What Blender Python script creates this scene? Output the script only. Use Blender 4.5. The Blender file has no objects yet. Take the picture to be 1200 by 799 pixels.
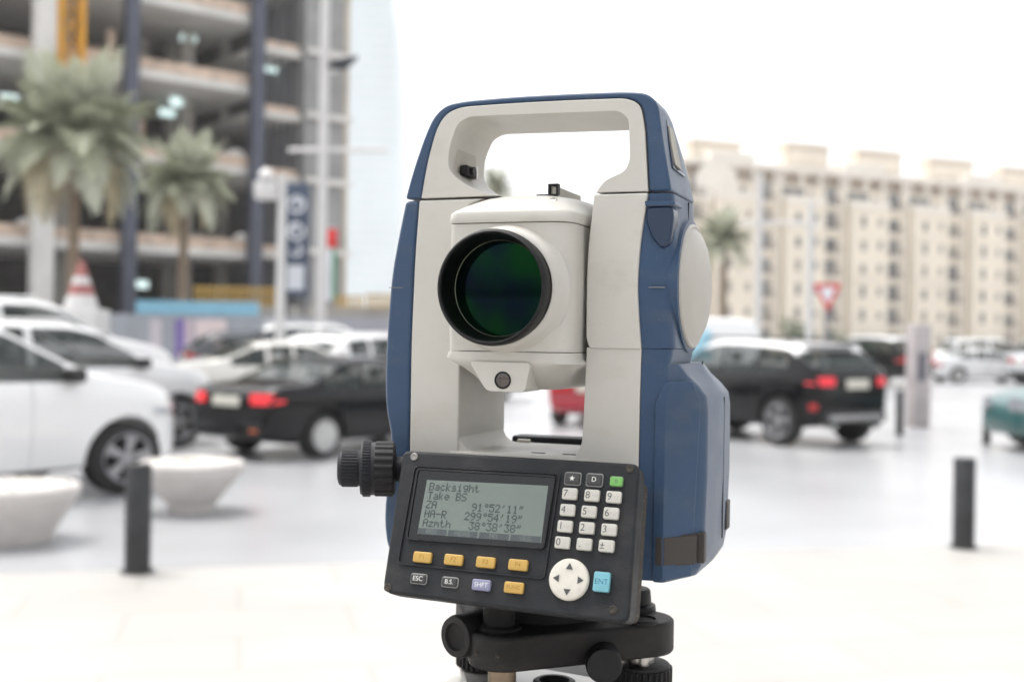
import bpy, bmesh, math, random
from mathutils import Vector, Matrix
random.seed(7)
scene = bpy.context.scene
COL = scene.collection
R = math.radians
# ------------------------------------------------------------------ camera
FPX, CX, CY = 1333.3, 600.0, 399.5
ROLL, PITCH, EYE = .0155, -.0026, 1.55
cr, sr, cp, sp = math.cos(ROLL), math.sin(ROLL), math.cos(PITCH), math.sin(PITCH)
right = Vector((cr, -sp*sr, cp*sr)); up = Vector((-sr, -sp*cr, cp*cr)); fwd = Vector((0, cp, sp))
cam = bpy.data.cameras.new('camera'); camo = bpy.data.objects.new('camera', cam); COL.objects.link(camo)
cam.sensor_width = 36; cam.lens = 40; cam.clip_start = .05; cam.clip_end = 2000
m = Matrix((right, up, -fwd)).transposed().to_4x4(); m.translation = (0, 0, EYE)
camo.matrix_world = m
cam.dof.use_dof = True; cam.dof.focus_distance = .582; cam.dof.aperture_fstop = 7.5
scene.camera = camo
# ------------------------------------------------------------------ light
SUN_EL, SUN_AZ = 68, -55          # degrees, azimuth from +Y to +X
w = bpy.data.worlds.new('World'); scene.world = w; w.use_nodes = True
nt = w.node_tree; bg = nt.nodes['Background']
sky = nt.nodes.new('ShaderNodeTexSky'); sky.sky_type = 'NISHITA'; sky.sun_disc = False
sky.sun_elevation = R(SUN_EL); sky.sun_rotation = R(SUN_AZ); sky.dust_density = 4; sky.air_density = 1.2
hs = nt.nodes.new('ShaderNodeHueSaturation'); hs.inputs['Saturation'].default_value = .12
nt.links.new(sky.outputs[0], hs.inputs['Color']); nt.links.new(hs.outputs[0], bg.inputs[0])
bg.inputs[1].default_value = .15
sun = bpy.data.lights.new('sun', 'SUN'); sun.energy = 1.0; sun.angle = R(25); sun.color = (1, .96, .9)
suno = bpy.data.objects.new('sun', sun); COL.objects.link(suno)
sd = Vector((math.sin(R(SUN_AZ))*math.cos(R(SUN_EL)), math.cos(R(SUN_AZ))*math.cos(R(SUN_EL)), math.sin(R(SUN_EL))))
suno.rotation_euler = sd.to_track_quat('Z', 'Y').to_euler()
scene.view_settings.view_transform = 'Standard'; scene.view_settings.look = 'None'
scene.view_settings.exposure = 1.12; scene.view_settings.gamma = 1
try: scene.cycles.volume_bounces = 2
except Exception: pass
# ------------------------------------------------------------------ pixel helpers (photo 1200 x 799)
def ray(px, py):
    return right*((px-CX)/FPX) + up*(-(py-CY)/FPX) + fwd
CAM = Vector((0, 0, EYE))
def ground(px, py, z=0):
    d = ray(px, py); return CAM + d*((z-EYE)/d.z)
def at(px, py, Y):
    d = ray(px, py); return CAM + d*(Y/d.y)
def hit(M, px, py, yl=0.0):
    """pixel -> local (x, z) on the plane local y = yl of the frame M"""
    Mi = M.inverted(); o = Mi @ CAM; d = Mi.to_3x3() @ ray(px, py)
    t = (yl-o.y)/d.y; p = o + d*t; return (p.x, p.z)
def hitx(M, px, py, xl=0.0):
    Mi = M.inverted(); o = Mi @ CAM; d = Mi.to_3x3() @ ray(px, py)
    t = (xl-o.x)/d.x; p = o + d*t; return (p.y, p.z)
# ------------------------------------------------------------------ materials
MATS = {}
def mat(name, col, rough=.5, metal=0, var=.08, scale=8, bump=0, bscale=60, coat=0, alpha=1, emit=None, estr=0, spec=.5, detail=4):
    if name in MATS: return MATS[name]
    M = bpy.data.materials.new(name); M.use_nodes = True; n = M.node_tree; b = n.nodes['Principled BSDF']
    b.inputs['Roughness'].default_value = rough; b.inputs['Metallic'].default_value = metal
    b.inputs['Specular IOR Level'].default_value = spec
    b.inputs['Coat Weight'].default_value = coat; b.inputs['Coat Roughness'].default_value = .05
    tc = n.nodes.new('ShaderNodeTexCoord')
    nz = n.nodes.new('ShaderNodeTexNoise'); nz.inputs['Scale'].default_value = scale; nz.inputs['Detail'].default_value = detail
    n.links.new(tc.outputs['Object'], nz.inputs['Vector'])
    rp = n.nodes.new('ShaderNodeValToRGB')
    lo = [c*(1-var) for c in col]; hi = [min(1, c*(1+var)) for c in col]
    rp.color_ramp.elements[0].position = .3; rp.color_ramp.elements[1].position = .7
    rp.color_ramp.elements[0].color = (*lo, 1); rp.color_ramp.elements[1].color = (*hi, 1)
    n.links.new(nz.outputs[0], rp.inputs[0]); n.links.new(rp.outputs[0], b.inputs['Base Color'])
    if bump:
        n2 = n.nodes.new('ShaderNodeTexNoise'); n2.inputs['Scale'].default_value = bscale; n2.inputs['Detail'].default_value = 3
        n.links.new(tc.outputs['Object'], n2.inputs['Vector'])
        bp = n.nodes.new('ShaderNodeBump'); bp.inputs['Strength'].default_value = bump; bp.inputs['Distance'].default_value = .001
        n.links.new(n2.outputs[0], bp.inputs['Height']); n.links.new(bp.outputs[0], b.inputs['Normal'])
    if alpha < 1: b.inputs['Alpha'].default_value = alpha
    if emit: b.inputs['Emission Color'].default_value = (*emit, 1); b.inputs['Emission Strength'].default_value = estr
    MATS[name] = M; return M
def plastic(name, col, rough, var, specks, speckcol, spscale=900, bump=.25, bscale=2200, thr=.72):
    """moulded plastic with a fine grain, faint smudges and a few scuff specks"""
    M = mat(name, col, rough, 0, var, 22, bump, bscale); n = M.node_tree; b = n.nodes['Principled BSDF']
    base = b.inputs['Base Color'].links[0].from_socket
    tc = [x for x in n.nodes if x.type == 'TEX_COORD'][0]
    nz = n.nodes.new('ShaderNodeTexNoise'); nz.inputs['Scale'].default_value = spscale; nz.inputs['Detail'].default_value = 2
    n.links.new(tc.outputs['Object'], nz.inputs['Vector'])
    r = n.nodes.new('ShaderNodeValToRGB'); r.color_ramp.elements[0].position = thr; r.color_ramp.elements[1].position = thr+.05
    r.color_ramp.elements[1].color = (specks,)*3+(1,)
    n.links.new(nz.outputs[0], r.inputs[0])
    mx = n.nodes.new('ShaderNodeMix'); mx.data_type = 'RGBA'
    n.links.new(r.outputs[0], mx.inputs[0]); n.links.new(base, mx.inputs[6]); mx.inputs[7].default_value = (*speckcol, 1)
    n.links.new(mx.outputs[2], b.inputs['Base Color'])
    sm = n.nodes.new('ShaderNodeTexNoise'); sm.inputs['Scale'].default_value = 35; sm.inputs['Detail'].default_value = 6
    n.links.new(tc.outputs['Object'], sm.inputs['Vector'])
    mr = n.nodes.new('ShaderNodeMapRange'); mr.inputs[1].default_value = .3; mr.inputs[2].default_value = .7
    mr.inputs[3].default_value = rough-.08; mr.inputs[4].default_value = rough+.1
    n.links.new(sm.outputs[0], mr.inputs[0]); n.links.new(mr.outputs[0], b.inputs['Roughness'])
    return M
# ------------------------------------------------------------------ mesh helpers
def finish(bm, name, mats, parent=None, smooth=35, wn=False, loc=None):
    bmesh.ops.recalc_face_normals(bm, faces=bm.faces)
    me = bpy.data.meshes.new(name); bm.to_mesh(me); bm.free()
    return link(me, name, mats, parent, smooth, wn, loc)
def link(me, name, mats, parent=None, smooth=35, wn=False, loc=None):
    if not isinstance(mats, (list, tuple)): mats = [mats]
    for mm in mats: me.materials.append(mm)
    if smooth:
        for p in me.polygons: p.use_smooth = True
        me.set_sharp_from_angle(angle=R(smooth))
    o = bpy.data.objects.new(name, me); COL.objects.link(o)
    if parent: o.parent = parent
    if loc: o.location = loc
    if wn:
        md = o.modifiers.new('wn', 'WEIGHTED_NORMAL'); md.keep_sharp = True; md.weight = 80
    return o
def share(me, name, parent=None, loc=(0, 0, 0), rot=(0, 0, 0), sc=(1, 1, 1)):
    o = bpy.data.objects.new(name, me); COL.objects.link(o)
    if parent: o.parent = parent
    o.location = loc; o.rotation_euler = rot; o.scale = sc; return o
def thing(name, label, cat, loc=(0, 0, 0), rz=0, group=None):
    o = bpy.data.objects.new(name, None); COL.objects.link(o); o.empty_display_size = .1
    o.location = loc; o.rotation_euler = (0, 0, rz); o['label'] = label; o['category'] = cat
    if group: o['group'] = group
    return o
def tag(o, label, cat, group=None):
    o['label'] = label; o['category'] = cat
    if group: o['group'] = group
    return o
def box(bm, x0, x1, y0, y1, z0, z1, bev=0, seg=2, mi=0):
    vs = [bm.verts.new(p) for p in ((x0,y0,z0),(x1,y0,z0),(x1,y1,z0),(x0,y1,z0),(x0,y0,z1),(x1,y0,z1),(x1,y1,z1),(x0,y1,z1))]
    fs = [bm.faces.new([vs[i] for i in f]) for f in ((3,2,1,0),(4,5,6,7),(0,1,5,4),(1,2,6,5),(2,3,7,6),(3,0,4,7))]
    for f in fs: f.material_index = mi
    if bev:
        es = list({e for f in fs for e in f.edges})
        bmesh.ops.bevel(bm, geom=es, offset=bev, segments=seg, affect='EDGES', profile=.5, material=-1)
def prism(bm, pts, y0, y1, bev=0, seg=3, ang=25, mi=0, axis='y'):
    """polygon given in (x, z) run from y0 to y1"""
    def P(a, b, c): return (a, c, b) if axis == 'y' else ((c, a, b) if axis == 'x' else (a, b, c))
    n = len(pts)
    A = [bm.verts.new(P(a, b, y0)) for a, b in pts]; B = [bm.verts.new(P(a, b, y1)) for a, b in pts]
    fs = [bm.faces.new(A), bm.faces.new(B[::-1])]
    for i in range(n): fs.append(bm.faces.new((A[i], B[i], B[(i+1) % n], A[(i+1) % n])))
    bmesh.ops.recalc_face_normals(bm, faces=fs)
    for f in fs: f.material_index = mi
    if bev:
        es = []
        for e in {e for f in fs for e in f.edges}:
            if len(e.link_faces) == 2 and e.calc_face_angle(0) > R(ang): es.append(e)
        bmesh.ops.bevel(bm, geom=es, offset=bev, segments=seg, affect='EDGES', profile=.5, clamp_overlap=True, material=-1)
def lathe(bm, prof, n=32, M=None, cap=True, mi=0):
    """profile of (radius, height) round local Z, placed by M"""
    M = M or Matrix(); rings = []
    for r, h in prof:
        if r < 1e-7: rings.append([bm.verts.new(M @ Vector((0, 0, h)))])
        else: rings.append([bm.verts.new(M @ Vector((r*math.cos(2*math.pi*k/n), r*math.sin(2*math.pi*k/n), h))) for k in range(n)])
    fs = []
    for a, b in zip(rings, rings[1:]):
        for k in range(n):
            k2 = (k+1) % n
            if len(a) == 1 and len(b) == 1: continue
            if len(a) == 1: fs.append(bm.faces.new((a[0], b[k], b[k2])))
            elif len(b) == 1: fs.append(bm.faces.new((a[k], b[0], a[k2])))
            else: fs.append(bm.faces.new((a[k], b[k], b[k2], a[k2])))
    if cap:
        for r_ in (rings[0], rings[-1]):
            if len(r_) > 2: fs.append(bm.faces.new(r_))
    for f in fs: f.material_index = mi
    return fs
def tube(bm, p, q, r, n=10, r2=None, mi=0):
    p, q = Vector(p), Vector(q); d = q-p
    M = Matrix.Translation(p) @ d.to_track_quat('Z', 'Y').to_matrix().to_4x4()
    lathe(bm, [(r, 0), (r if r2 is None else r2, d.length)], n, M, mi=mi)
def rpoly(pts, r, seg=5):
    """round the corners of a polygon"""
    out = []; n = len(pts)
    for i in range(n):
        p0, p1, p2 = Vector(pts[i-1]), Vector(pts[i]), Vector(pts[(i+1) % n])
        rr = r[i] if isinstance(r, (list, tuple)) else r
        a, b = p0-p1, p2-p1
        k = min(rr, a.length*.48, b.length*.48)
        if k < 1e-6: out.append(tuple(p1)); continue
        a = p1+a.normalized()*k; b = p1+b.normalized()*k
        for s in range(seg+1):
            t = s/seg; q = a*(1-t)**2+p1*2*t*(1-t)+b*t*t; out.append((q.x, q.y))
    return out
def text_into(bm, s, size, M, mi=1, align='CENTER', extr=0.0):
    c = bpy.data.curves.new('t', 'FONT'); c.body = s; c.size = size; c.align_x = align; c.align_y = 'CENTER'; c.extrude = extr
    o = bpy.data.objects.new('t', c); COL.objects.link(o)
    dg = bpy.context.evaluated_depsgraph_get(); me = bpy.data.meshes.new_from_object(o.evaluated_get(dg))
    vs = [bm.verts.new(M @ v.co) for v in me.vertices]
    for p in me.polygons:
        try:
            f = bm.faces.new([vs[i] for i in p.vertices]); f.material_index = mi
        except ValueError: pass
    bpy.data.objects.remove(o); bpy.data.curves.remove(c); bpy.data.meshes.remove(me)
# ================================================================== GROUND
pave = mat('plaza_paving', (.385, .372, .353), .55, var=.07, scale=.7, bump=.3, bscale=40)
asph = mat('pale_road', (.375, .38, .39), .27, var=.16, scale=.25, bump=.4, bscale=90)
land = mat('pale_ground', (.42, .41, .40), .8, var=.1, scale=.05)
def struct(name, bm, mt, smooth=0):
    o = finish(bm, name, mt, smooth=smooth); o['kind'] = 'structure'; return o
bm = bmesh.new(); vs = [bm.verts.new(p) for p in ((-600,-300,-.012),(600,-300,-.012),(600,900,-.012),(-600,900,-.012))]; bm.faces.new(vs)
struct('ground', bm, land)
# line between plaza and road runs through the bollard row
K0 = Vector((-2.4, 7.35, 0)); KD = Vector((5.93, 1.4, 0)).normalized(); KN = Vector((-KD.y, KD.x, 0))
def kp(a, b, z=0): p = K0+KD*a+KN*b; return (p.x, p.y, z)
bm = bmesh.new(); bm.faces.new([bm.verts.new(kp(a, b, -.004)) for a, b in ((-60, .1), (80, .1), (80, 45), (-60, 45))])
struct('road', bm, asph)
# plaza: slabs laid in rows, every slab its own piece near the camera is far too blurred to tell; joints are real grooves
bm = bmesh.new(); bm.faces.new([bm.verts.new(kp(a, b, -.004)) for a, b in ((-40, -30), (60, -30), (60, .1), (-40, .1))])
struct('plaza', bm, pave)
n = pave.node_tree; b = n.nodes['Principled BSDF']; base = b.inputs['Base Color'].links[0].from_socket
tc = [x for x in n.nodes if x.type == 'TEX_COORD'][0]
mp = n.nodes.new('ShaderNodeMapping'); mp.inputs['Rotation'].default_value = (0, 0, -.232)
n.links.new(tc.outputs['Object'], mp.inputs['Vector'])
br = n.nodes.new('ShaderNodeTexBrick'); br.inputs['Scale'].default_value = 1; br.inputs['Brick Width'].default_value = 1.2; br.inputs['Row Height'].default_value = .6
br.inputs['Mortar Size'].default_value = .012; br.inputs['Color1'].default_value = (1, 1, 1, 1); br.inputs['Color2'].default_value = (.94, .93, .92, 1); br.inputs['Mortar'].default_value = (.80, .78, .76, 1)
n.links.new(mp.outputs[0], br.inputs['Vector'])
mx = n.nodes.new('ShaderNodeMix'); mx.data_type = 'RGBA'; mx.blend_type = 'MULTIPLY'; mx.inputs[0].default_value = .8
n.links.new(base, mx.inputs[6]); n.links.new(br.outputs['Color'], mx.inputs[7]); n.links.new(mx.outputs[2], b.inputs['Base Color'])
# ================================================================== BUILDINGS
conc = mat('raw_concrete', (.36, .34, .31), .85, var=.18, scale=.8)
conw = mat('pale_concrete', (.70, .68, .65), .8, var=.1, scale=.8)
timber = mat('timber_edge_boards', (.62, .48, .38), .8, var=.3, scale=1.5)
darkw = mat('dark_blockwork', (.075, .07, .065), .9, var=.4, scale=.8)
steelb = mat('blue_grey_steel', (.085, .095, .13), .5, .2, var=.15, scale=1)
lampm = mat('cold_work_light', (.8, .9, .9), .5, emit=(.66, .85, .84), estr=.5)
yel = mat('yellow_crane_paint', (.70, .34, .02), .5, var=.1)
wht0 = mat('pale_sacking', (.72, .70, .67), .8, var=.1)
# ---- unfinished building
BX, BY = Vector((.784, .621, 0)), Vector((-.621, .784, 0))
BM = Matrix((BX, BY, Vector((0, 0, 1)))).transposed().to_4x4(); BM.translation = (-16.8, 59, 0)
def fac(px, py, yl=0): return hit(BM, px, py, yl)
ub = thing('unfinished_building', 'unfinished multi-storey concrete building with open floors and dark blue columns', 'building', (-16.8, 59, 0), math.atan2(BX.y, BX.x))
def ubox(name, mt, *a, bev=0):
    bm = bmesh.new(); box(bm, *a, bev=bev); return finish(bm, name, mt, ub, smooth=0)
TR = fac(352, 200)[0]; TC = fac(398, 200)[0]; TL = -34; TM = fac(300, 200)[0]
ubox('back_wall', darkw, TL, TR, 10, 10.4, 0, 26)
for i, zb in enumerate((5.55, 10.0, 14.35, 18.1, 22.3)):
    ubox('floor_slab', conw, TL, TM, -.3, 10, zb, zb+.42)
    o = ubox('edge_board', timber, TL, TM, -.18, -.1, zb+.43, zb+1.0)
for i, zb in enumerate((5.7, 9.9, 13.3, 16.8, 20.4)):
    ubox('floor_slab', conw, TM+.01, TR, 0, 10, zb, zb+.35)
    ubox('edge_board', timber, TM+.01, TR-.1, .1, .16, zb+.36, zb+.7)
for px in (146, 293):
    t = fac(px, 200)[0]; ubox('column', steelb, t-.32, t+.32, -1.0, -.36, 0, 26)
for px in (219, 75, -30):
    t = fac(px, 200, 3)[0]; ubox('column', conc, t-.35, t+.35, 3, 3.7, 0, 26)
for px in (200, 262, 330):
    t = fac(px, 200, 6)[0]; ubox('column', conc, t-.3, t+.3, 6, 6.6, 0, 26)
t = fac(48, 330, -1.2)[0]; ubox('column', conw, t-.45, t+.45, -1.6, -.7, 0, 26)
ubox('stair_core', mat('grey_core', (.30, .30, .30), .85, var=.15, scale=.7), TR+.01, TC, -.4, 12, 0, 30)
ubox('corner_wall', mat('beige_cladding', (.50, .42, .32), .8, var=.2, scale=.6), TC+.01, TC+.75, .4, 12, 0, 30)
for z in (6, 9.9, 13.5, 17):
    ubox('core_ledge', conw, TR+.02, TC+.4, -.75, -.42, z, z+.3)
# rough partition walls, props and stacked stuff on the open floors
for i in range(34):
    fl = random.choice((5.97, 10.42, 14.77, 18.52, 0)); t = random.uniform(-14, TM-1); y = random.uniform(1, 8)
    hgt = random.uniform(.8, 3.4); wd = random.uniform(.15, 1.6)
    ubox('partition' if hgt > 2 else 'material_stack', random.choice((conc, conc, timber, darkw, darkw, steelb)), t, t+wd, y, y+random.uniform(.2, .8), fl+.005, fl+.005+hgt)
for i in range(16):
    t = TM+.3+i*(TR-TM-.6)/15
    for z0, z1 in ((0, 5.7), (6.05, 9.9), (10.25, 13.3), (13.65, 16.8), (17.15, 20.4)):
        if i % 3 == 0: ubox('scaffold_pole', steelb, t-.03, t+.03, .6, .66, z0, z1)
for k_ in range(26):     # pale bags and bundles along the slab edges
    zb = random.choice((5.97, 10.42, 14.77, 18.52)); t = random.uniform(-13, TM-.6); s = random.uniform(.18, .42)
    bm = bmesh.new(); bmesh.ops.create_icosphere(bm, subdivisions=2, radius=s, matrix=Matrix.Translation((t, .25, zb+s*.75)) @ Matrix.Diagonal((1.3, .6, .8, 1)))
    for v in bm.verts: v.co += Vector((random.uniform(-.03, .03), random.uniform(-.03, .03), random.uniform(-.03, .03)))
    o = finish(bm, 'material_bag', wht0, ub); o.location.z = .35
for px, py, yl in ((222, 45, 3), (210, 120, 3), (197, 132, 4.5), (318, 142, 3), (165, 333, 3), (318, 80, 3), (236, 8, 3), (12, 115, 3)):
    t, z = fac(px, py, yl); ubox('ceiling_light', lampm, t-.42, t+.42, yl, yl+.3, z-.2, z+.2, bev=.03)
# ---- crane mast in front of it
cm = thing('crane_mast', 'yellow lattice crane mast rising above the big palm before the unfinished building', 'crane', tuple(at(78, 380, 54).xy)+(9.2,), .5)
bm = bmesh.new()
hw = .50
for sx in (-1, 1):
    for sy in (-1, 1):
        bm2 = bmesh.new(); box(bm2, sx*hw-.10, sx*hw+.10, sy*hw-.10, sy*hw+.10, 0, 21); finish(bm2, 'leg', yel, cm, smooth=0)
for k in range(14):
    z0, z1 = k*1.5, k*1.5+1.5
    for s in (-1, 1):
        tube(bm, (-hw*s, -hw, z0), (hw*s, -hw, z1), .05, 6); tube(bm, (-hw*s, hw, z0), (hw*s, hw, z1), .05, 6)
        tube(bm, (s*hw, -hw, z0), (s*hw, hw, z1), .05, 6); tube(bm, (-hw, s*hw, z0), (hw, s*hw, z0), .05, 6)
finish(bm, 'lattice', yel, cm)
# ---- podium, hoarding and yellow guard fences
pod = bmesh.new(); a = at(160, 380, 52); box(pod, a.x, at(560, 380, 52).x, 52, 54.5, 0, 2.85)
tag(finish(pod, 'podium_wall', conc, smooth=0), 'low grey concrete podium wall behind the hoarding', 'wall')
ymesh = mat('yellow_mesh_panel', (.52, .33, .08), .7, var=.25, scale=3)
def guard(px0, px1, py0, py1, Y, label):
    p, q = at(px0, py1, Y), at(px1, py1, Y); top = at(px0, py0, Y).z; z0 = 2.85; wdt = q.x-p.x
    g = thing('guard_fence', label, 'fence', (p.x, Y, z0), 0, 'yellow guard fences on the podium wall')
    n_ = max(2, int(wdt/.22)); bm = bmesh.new(); box(bm, 0, .11, -.02, .02, .1, top-z0-.08); me = None
    for i in range(n_+1):
        x = i*(wdt-.11)/n_
        if me is None: o = finish(bm, 'slat', ymesh, g, smooth=0); me = o.data
        else: share(me, 'slat', g, (x, 0, 0))
    for z in (0, top-z0-.08):
        bm = bmesh.new(); box(bm, -.05, wdt+.05, -.03, .03, z, z+.1); finish(bm, 'rail', ymesh, g, smooth=0)
guard(228, 322, 336, 357, 52.6, 'long yellow slatted guard fence left of the white sign pole')
guard(393, 425, 347, 364, 52.6, 'short yellow slatted guard fence right of the tall lamp post')
guard(430, 470, 345, 364, 52.6, 'yellow slatted guard fence just left of the survey instrument')
hgrey = mat('grey_hoarding', (.36, .38, .42), .6, var=.1, scale=1); hblue = mat('sky_blue_strip', (.24, .50, .66), .5)
hd = thing('hoarding', 'long grey site hoarding with a sky blue top strip and pale posters', 'hoarding', (at(120, 400, 40).x, 40, 0))
HX = hd.location.x; HW = at(470, 400, 40).x-HX; np_ = 10; ztop = at(230, 369, 40).z
bm = bmesh.new(); box(bm, 0, HW/np_-.02, 0, .05, 0, ztop); me = finish(bm, 'panel', hgrey, hd, smooth=0).data
for i in range(1, np_): share(me, 'panel', hd, (i*HW/np_, 0, 0))
bs = at(160, 360, 40).x-HX; be = at(303, 360, 40).x-HX
bm = bmesh.new(); box(bm, bs, be, -.06, .06, ztop+.01, at(230, 353, 40).z); finish(bm, 'top_strip', hblue, hd, smooth=0)
for px0, px1, c in ((176, 190, (.6, .55, .6)), (205, 217, (.22, .16, .42)), (217, 226, (.62, .5, .56)), (229, 265, (.78, .66, .66)), (310, 322, (.6, .6, .62))):
    x0, x1 = at(px0, 380, 40).x-HX, at(px1, 380, 40).x-HX; bm = bmesh.new(); box(bm, x0, x1, -.02, -.006, .5, ztop-.15)
    finish(bm, 'poster', mat('poster_%d' % px0, c, .6), hd, smooth=0)
# ---- pale glass tower
tg = mat('hazed_tower_glass', (.74, .81, .85), .4, var=.06, scale=.1)  # wall and band colours made paler in place of distance haze
tw = thing('glass_tower', 'tall pale blue glass tower with haze put into its colour, behind the lamp post', 'tower', (at(403, 380, 170).x, 170, 0))
W_ = at(462, 380, 170).x-at(403, 380, 170).x
bm = bmesh.new(); prism(bm, [(0, 0), (W_, 0), (W_+.2, 35), (W_-.6, 48), (W_-1.8, 56), (W_-3.6, 63), (0, 66)], 0, 14)
finish(bm, 'curtain_wall', tg, tw, smooth=0)
bm = bmesh.new()
for k in range(40):
    z = 2+k*1.55; xr = W_+.02 if z < 45 else W_-1.0-(z-45)*.15
    box(bm, -.1, max(xr, 1), -.14, -.01, z, z+.28)
o = finish(bm, 'floor_band', mat('hazed_tower_band', (.80, .83, .85), .5), tw, smooth=0); o['kind'] = 'stuff'
bm = bmesh.new(); box(bm, -2, -.02, 1, 13, 0, 44); finish(bm, 'side_wing', mat('tower_side', (.55, .53, .50), .7), tw, smooth=0)
tw2 = thing('office_tower', 'faint blue-grey tower seen through the carrying handle', 'tower', (at(668, 390, 215).x, 215, 0))
tg2 = mat('hazed_far_glass', (.90, .93, .95), .6)  # near-white colour carries the haze that makes this tower faint
bm = bmesh.new(); box(bm, 0, 3.2, 0, 8, 0, at(672, 186, 215).z); finish(bm, 'shaft', tg2, tw2, smooth=0)
bm = bmesh.new(); box(bm, 3.22, 6.2, 1, 8, 0, at(672, 196, 215).z); finish(bm, 'side_block', tg2, tw2, smooth=0)
# ---- beige apartment block
beige = mat('beige_render', (.80, .73, .62), .9, var=.06, scale=.15); beige2 = mat('pale_beige_render', (.80, .75, .68), .9, var=.05, scale=.15)
pane = mat('dark_window_pane', (.16, .165, .17), .15, var=.2); trim = mat('window_trim', (.62, .55, .46), .8); dkrail = mat('brown_rail', (.16, .11, .08), .7)
AX = Vector((.918, .396, 0)).normalized(); AY = Vector((-AX.y, AX.x, 0))
AM = Matrix((AX, AY, Vector((0, 0, 1)))).transposed().to_4x4(); AM.translation = (45, 150, 0)
ab = thing('apartment_block', 'long beige apartment block with roof towers and stacked balconies', 'building', (45, 150, 0), math.atan2(AX.y, AX.x))
T0, T1, MOD = -26.5, 68, 10.4; ZP = hit(AM, 1000, 203)[1]; ZD = hit(AM, 1000, 223)[1]
bm = bmesh.new(); box(bm, T0, T1, 0, 14, 0, ZD); finish(bm, 'wall', beige, ab, smooth=0)
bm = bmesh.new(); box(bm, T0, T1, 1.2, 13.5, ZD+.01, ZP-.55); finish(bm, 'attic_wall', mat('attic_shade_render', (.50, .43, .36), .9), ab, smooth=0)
bm = bmesh.new(); box(bm, T0-.3, T1, -.25, 14.2, ZP-.54, ZP+.2, bev=.08); finish(bm, 'cornice', beige2, ab, smooth=0)
wb = bmesh.new(); box(wb, -.36, .36, -.03, .05, 0, 1.45, mi=1)
for q in ((-.44, -.36, 0, 1.45), (.36, .44, 0, 1.45), (-.44, .44, 1.45, 1.55), (-.5, .5, -.1, 0)): box(wb, q[0], q[1], -.1, .05, q[2], q[3])
wme = finish(wb, 'window', [trim, pane], ab, smooth=0); wme_ = wme.data; wfirst = wme
sb = bmesh.new(); box(sb, -.3, .3, -.03, .05, 0, .95, mi=1)
for q in ((-.38, -.3, 0, .95), (.3, .38, 0, .95), (-.38, .38, .95, 1.05), (-.42, .42, -.1, 0)): box(sb, q[0], q[1], -.1, .05, q[2], q[3])
sfirst = finish(sb, 'window', [trim, pane], ab, smooth=0)
bb = bmesh.new(); box(bb, -1.0, 1.0, -.02, .05, .05, 2.3, mi=1); box(bb, -1.25, 1.25, -.9, .05, -.15, .05); box(bb, -1.25, 1.25, -.9, -.84, .9, 1.0, mi=2)
for i in range(9): box(bb, -1.24+i*.3, -1.19+i*.3, -.89, -.85, .05, .9, mi=2)
box(bb, -1.12, -1.0, -.3, .05, .05, 2.4); box(bb, 1.0, 1.12, -.3, .05, .05, 2.4)
bfirst = finish(bb, 'balcony', [beige2, pane, dkrail], ab, smooth=0)
firsts = {'w': wfirst, 's': sfirst, 'b': bfirst}; used = set(); VAR = {}
vr = random.Random(5); curt = [mat('curtained_pane', (.34, .31, .27), .5), mat('grey_blind_pane', (.22, .22, .22), .4), pane, pane]; acm = mat('air_unit', (.55, .54, .52), .6)
def variant(kind):
    f = firsts[kind]; L2 = VAR.setdefault(kind, [])
    if not L2:
        for q in curt[:2]+[pane]:
            me = f.data.copy(); me.materials[1] = q; L2.append(me)
    return vr.choice(L2)
def put(kind, t, z, y=0):
    f = firsts[kind]
    if kind == 'b' and vr.random() < .4:
        bm = bmesh.new(); x = t+vr.uniform(-.8, .5); box(bm, x, x+.7, -.8, -.4, z+.06, z+.6, bev=.02); finish(bm, 'air_unit', acm, ab, smooth=0)
    if kind in used:
        share(variant(kind), f.name.split('.')[0], ab, (t+vr.uniform(-.04, .04), y, z), sc=(1, 1, vr.choice((1, 1, .85)))); return
    if kind in used: share(f.data, f.name.split('.')[0], ab, (t, 0, z))
    else: f.location = (t, y, z); used.add(kind)
nm = 0; offs = hit(AM, 1000, 250)[0]
k0 = math.floor((T0-offs)/MOD)
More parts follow.
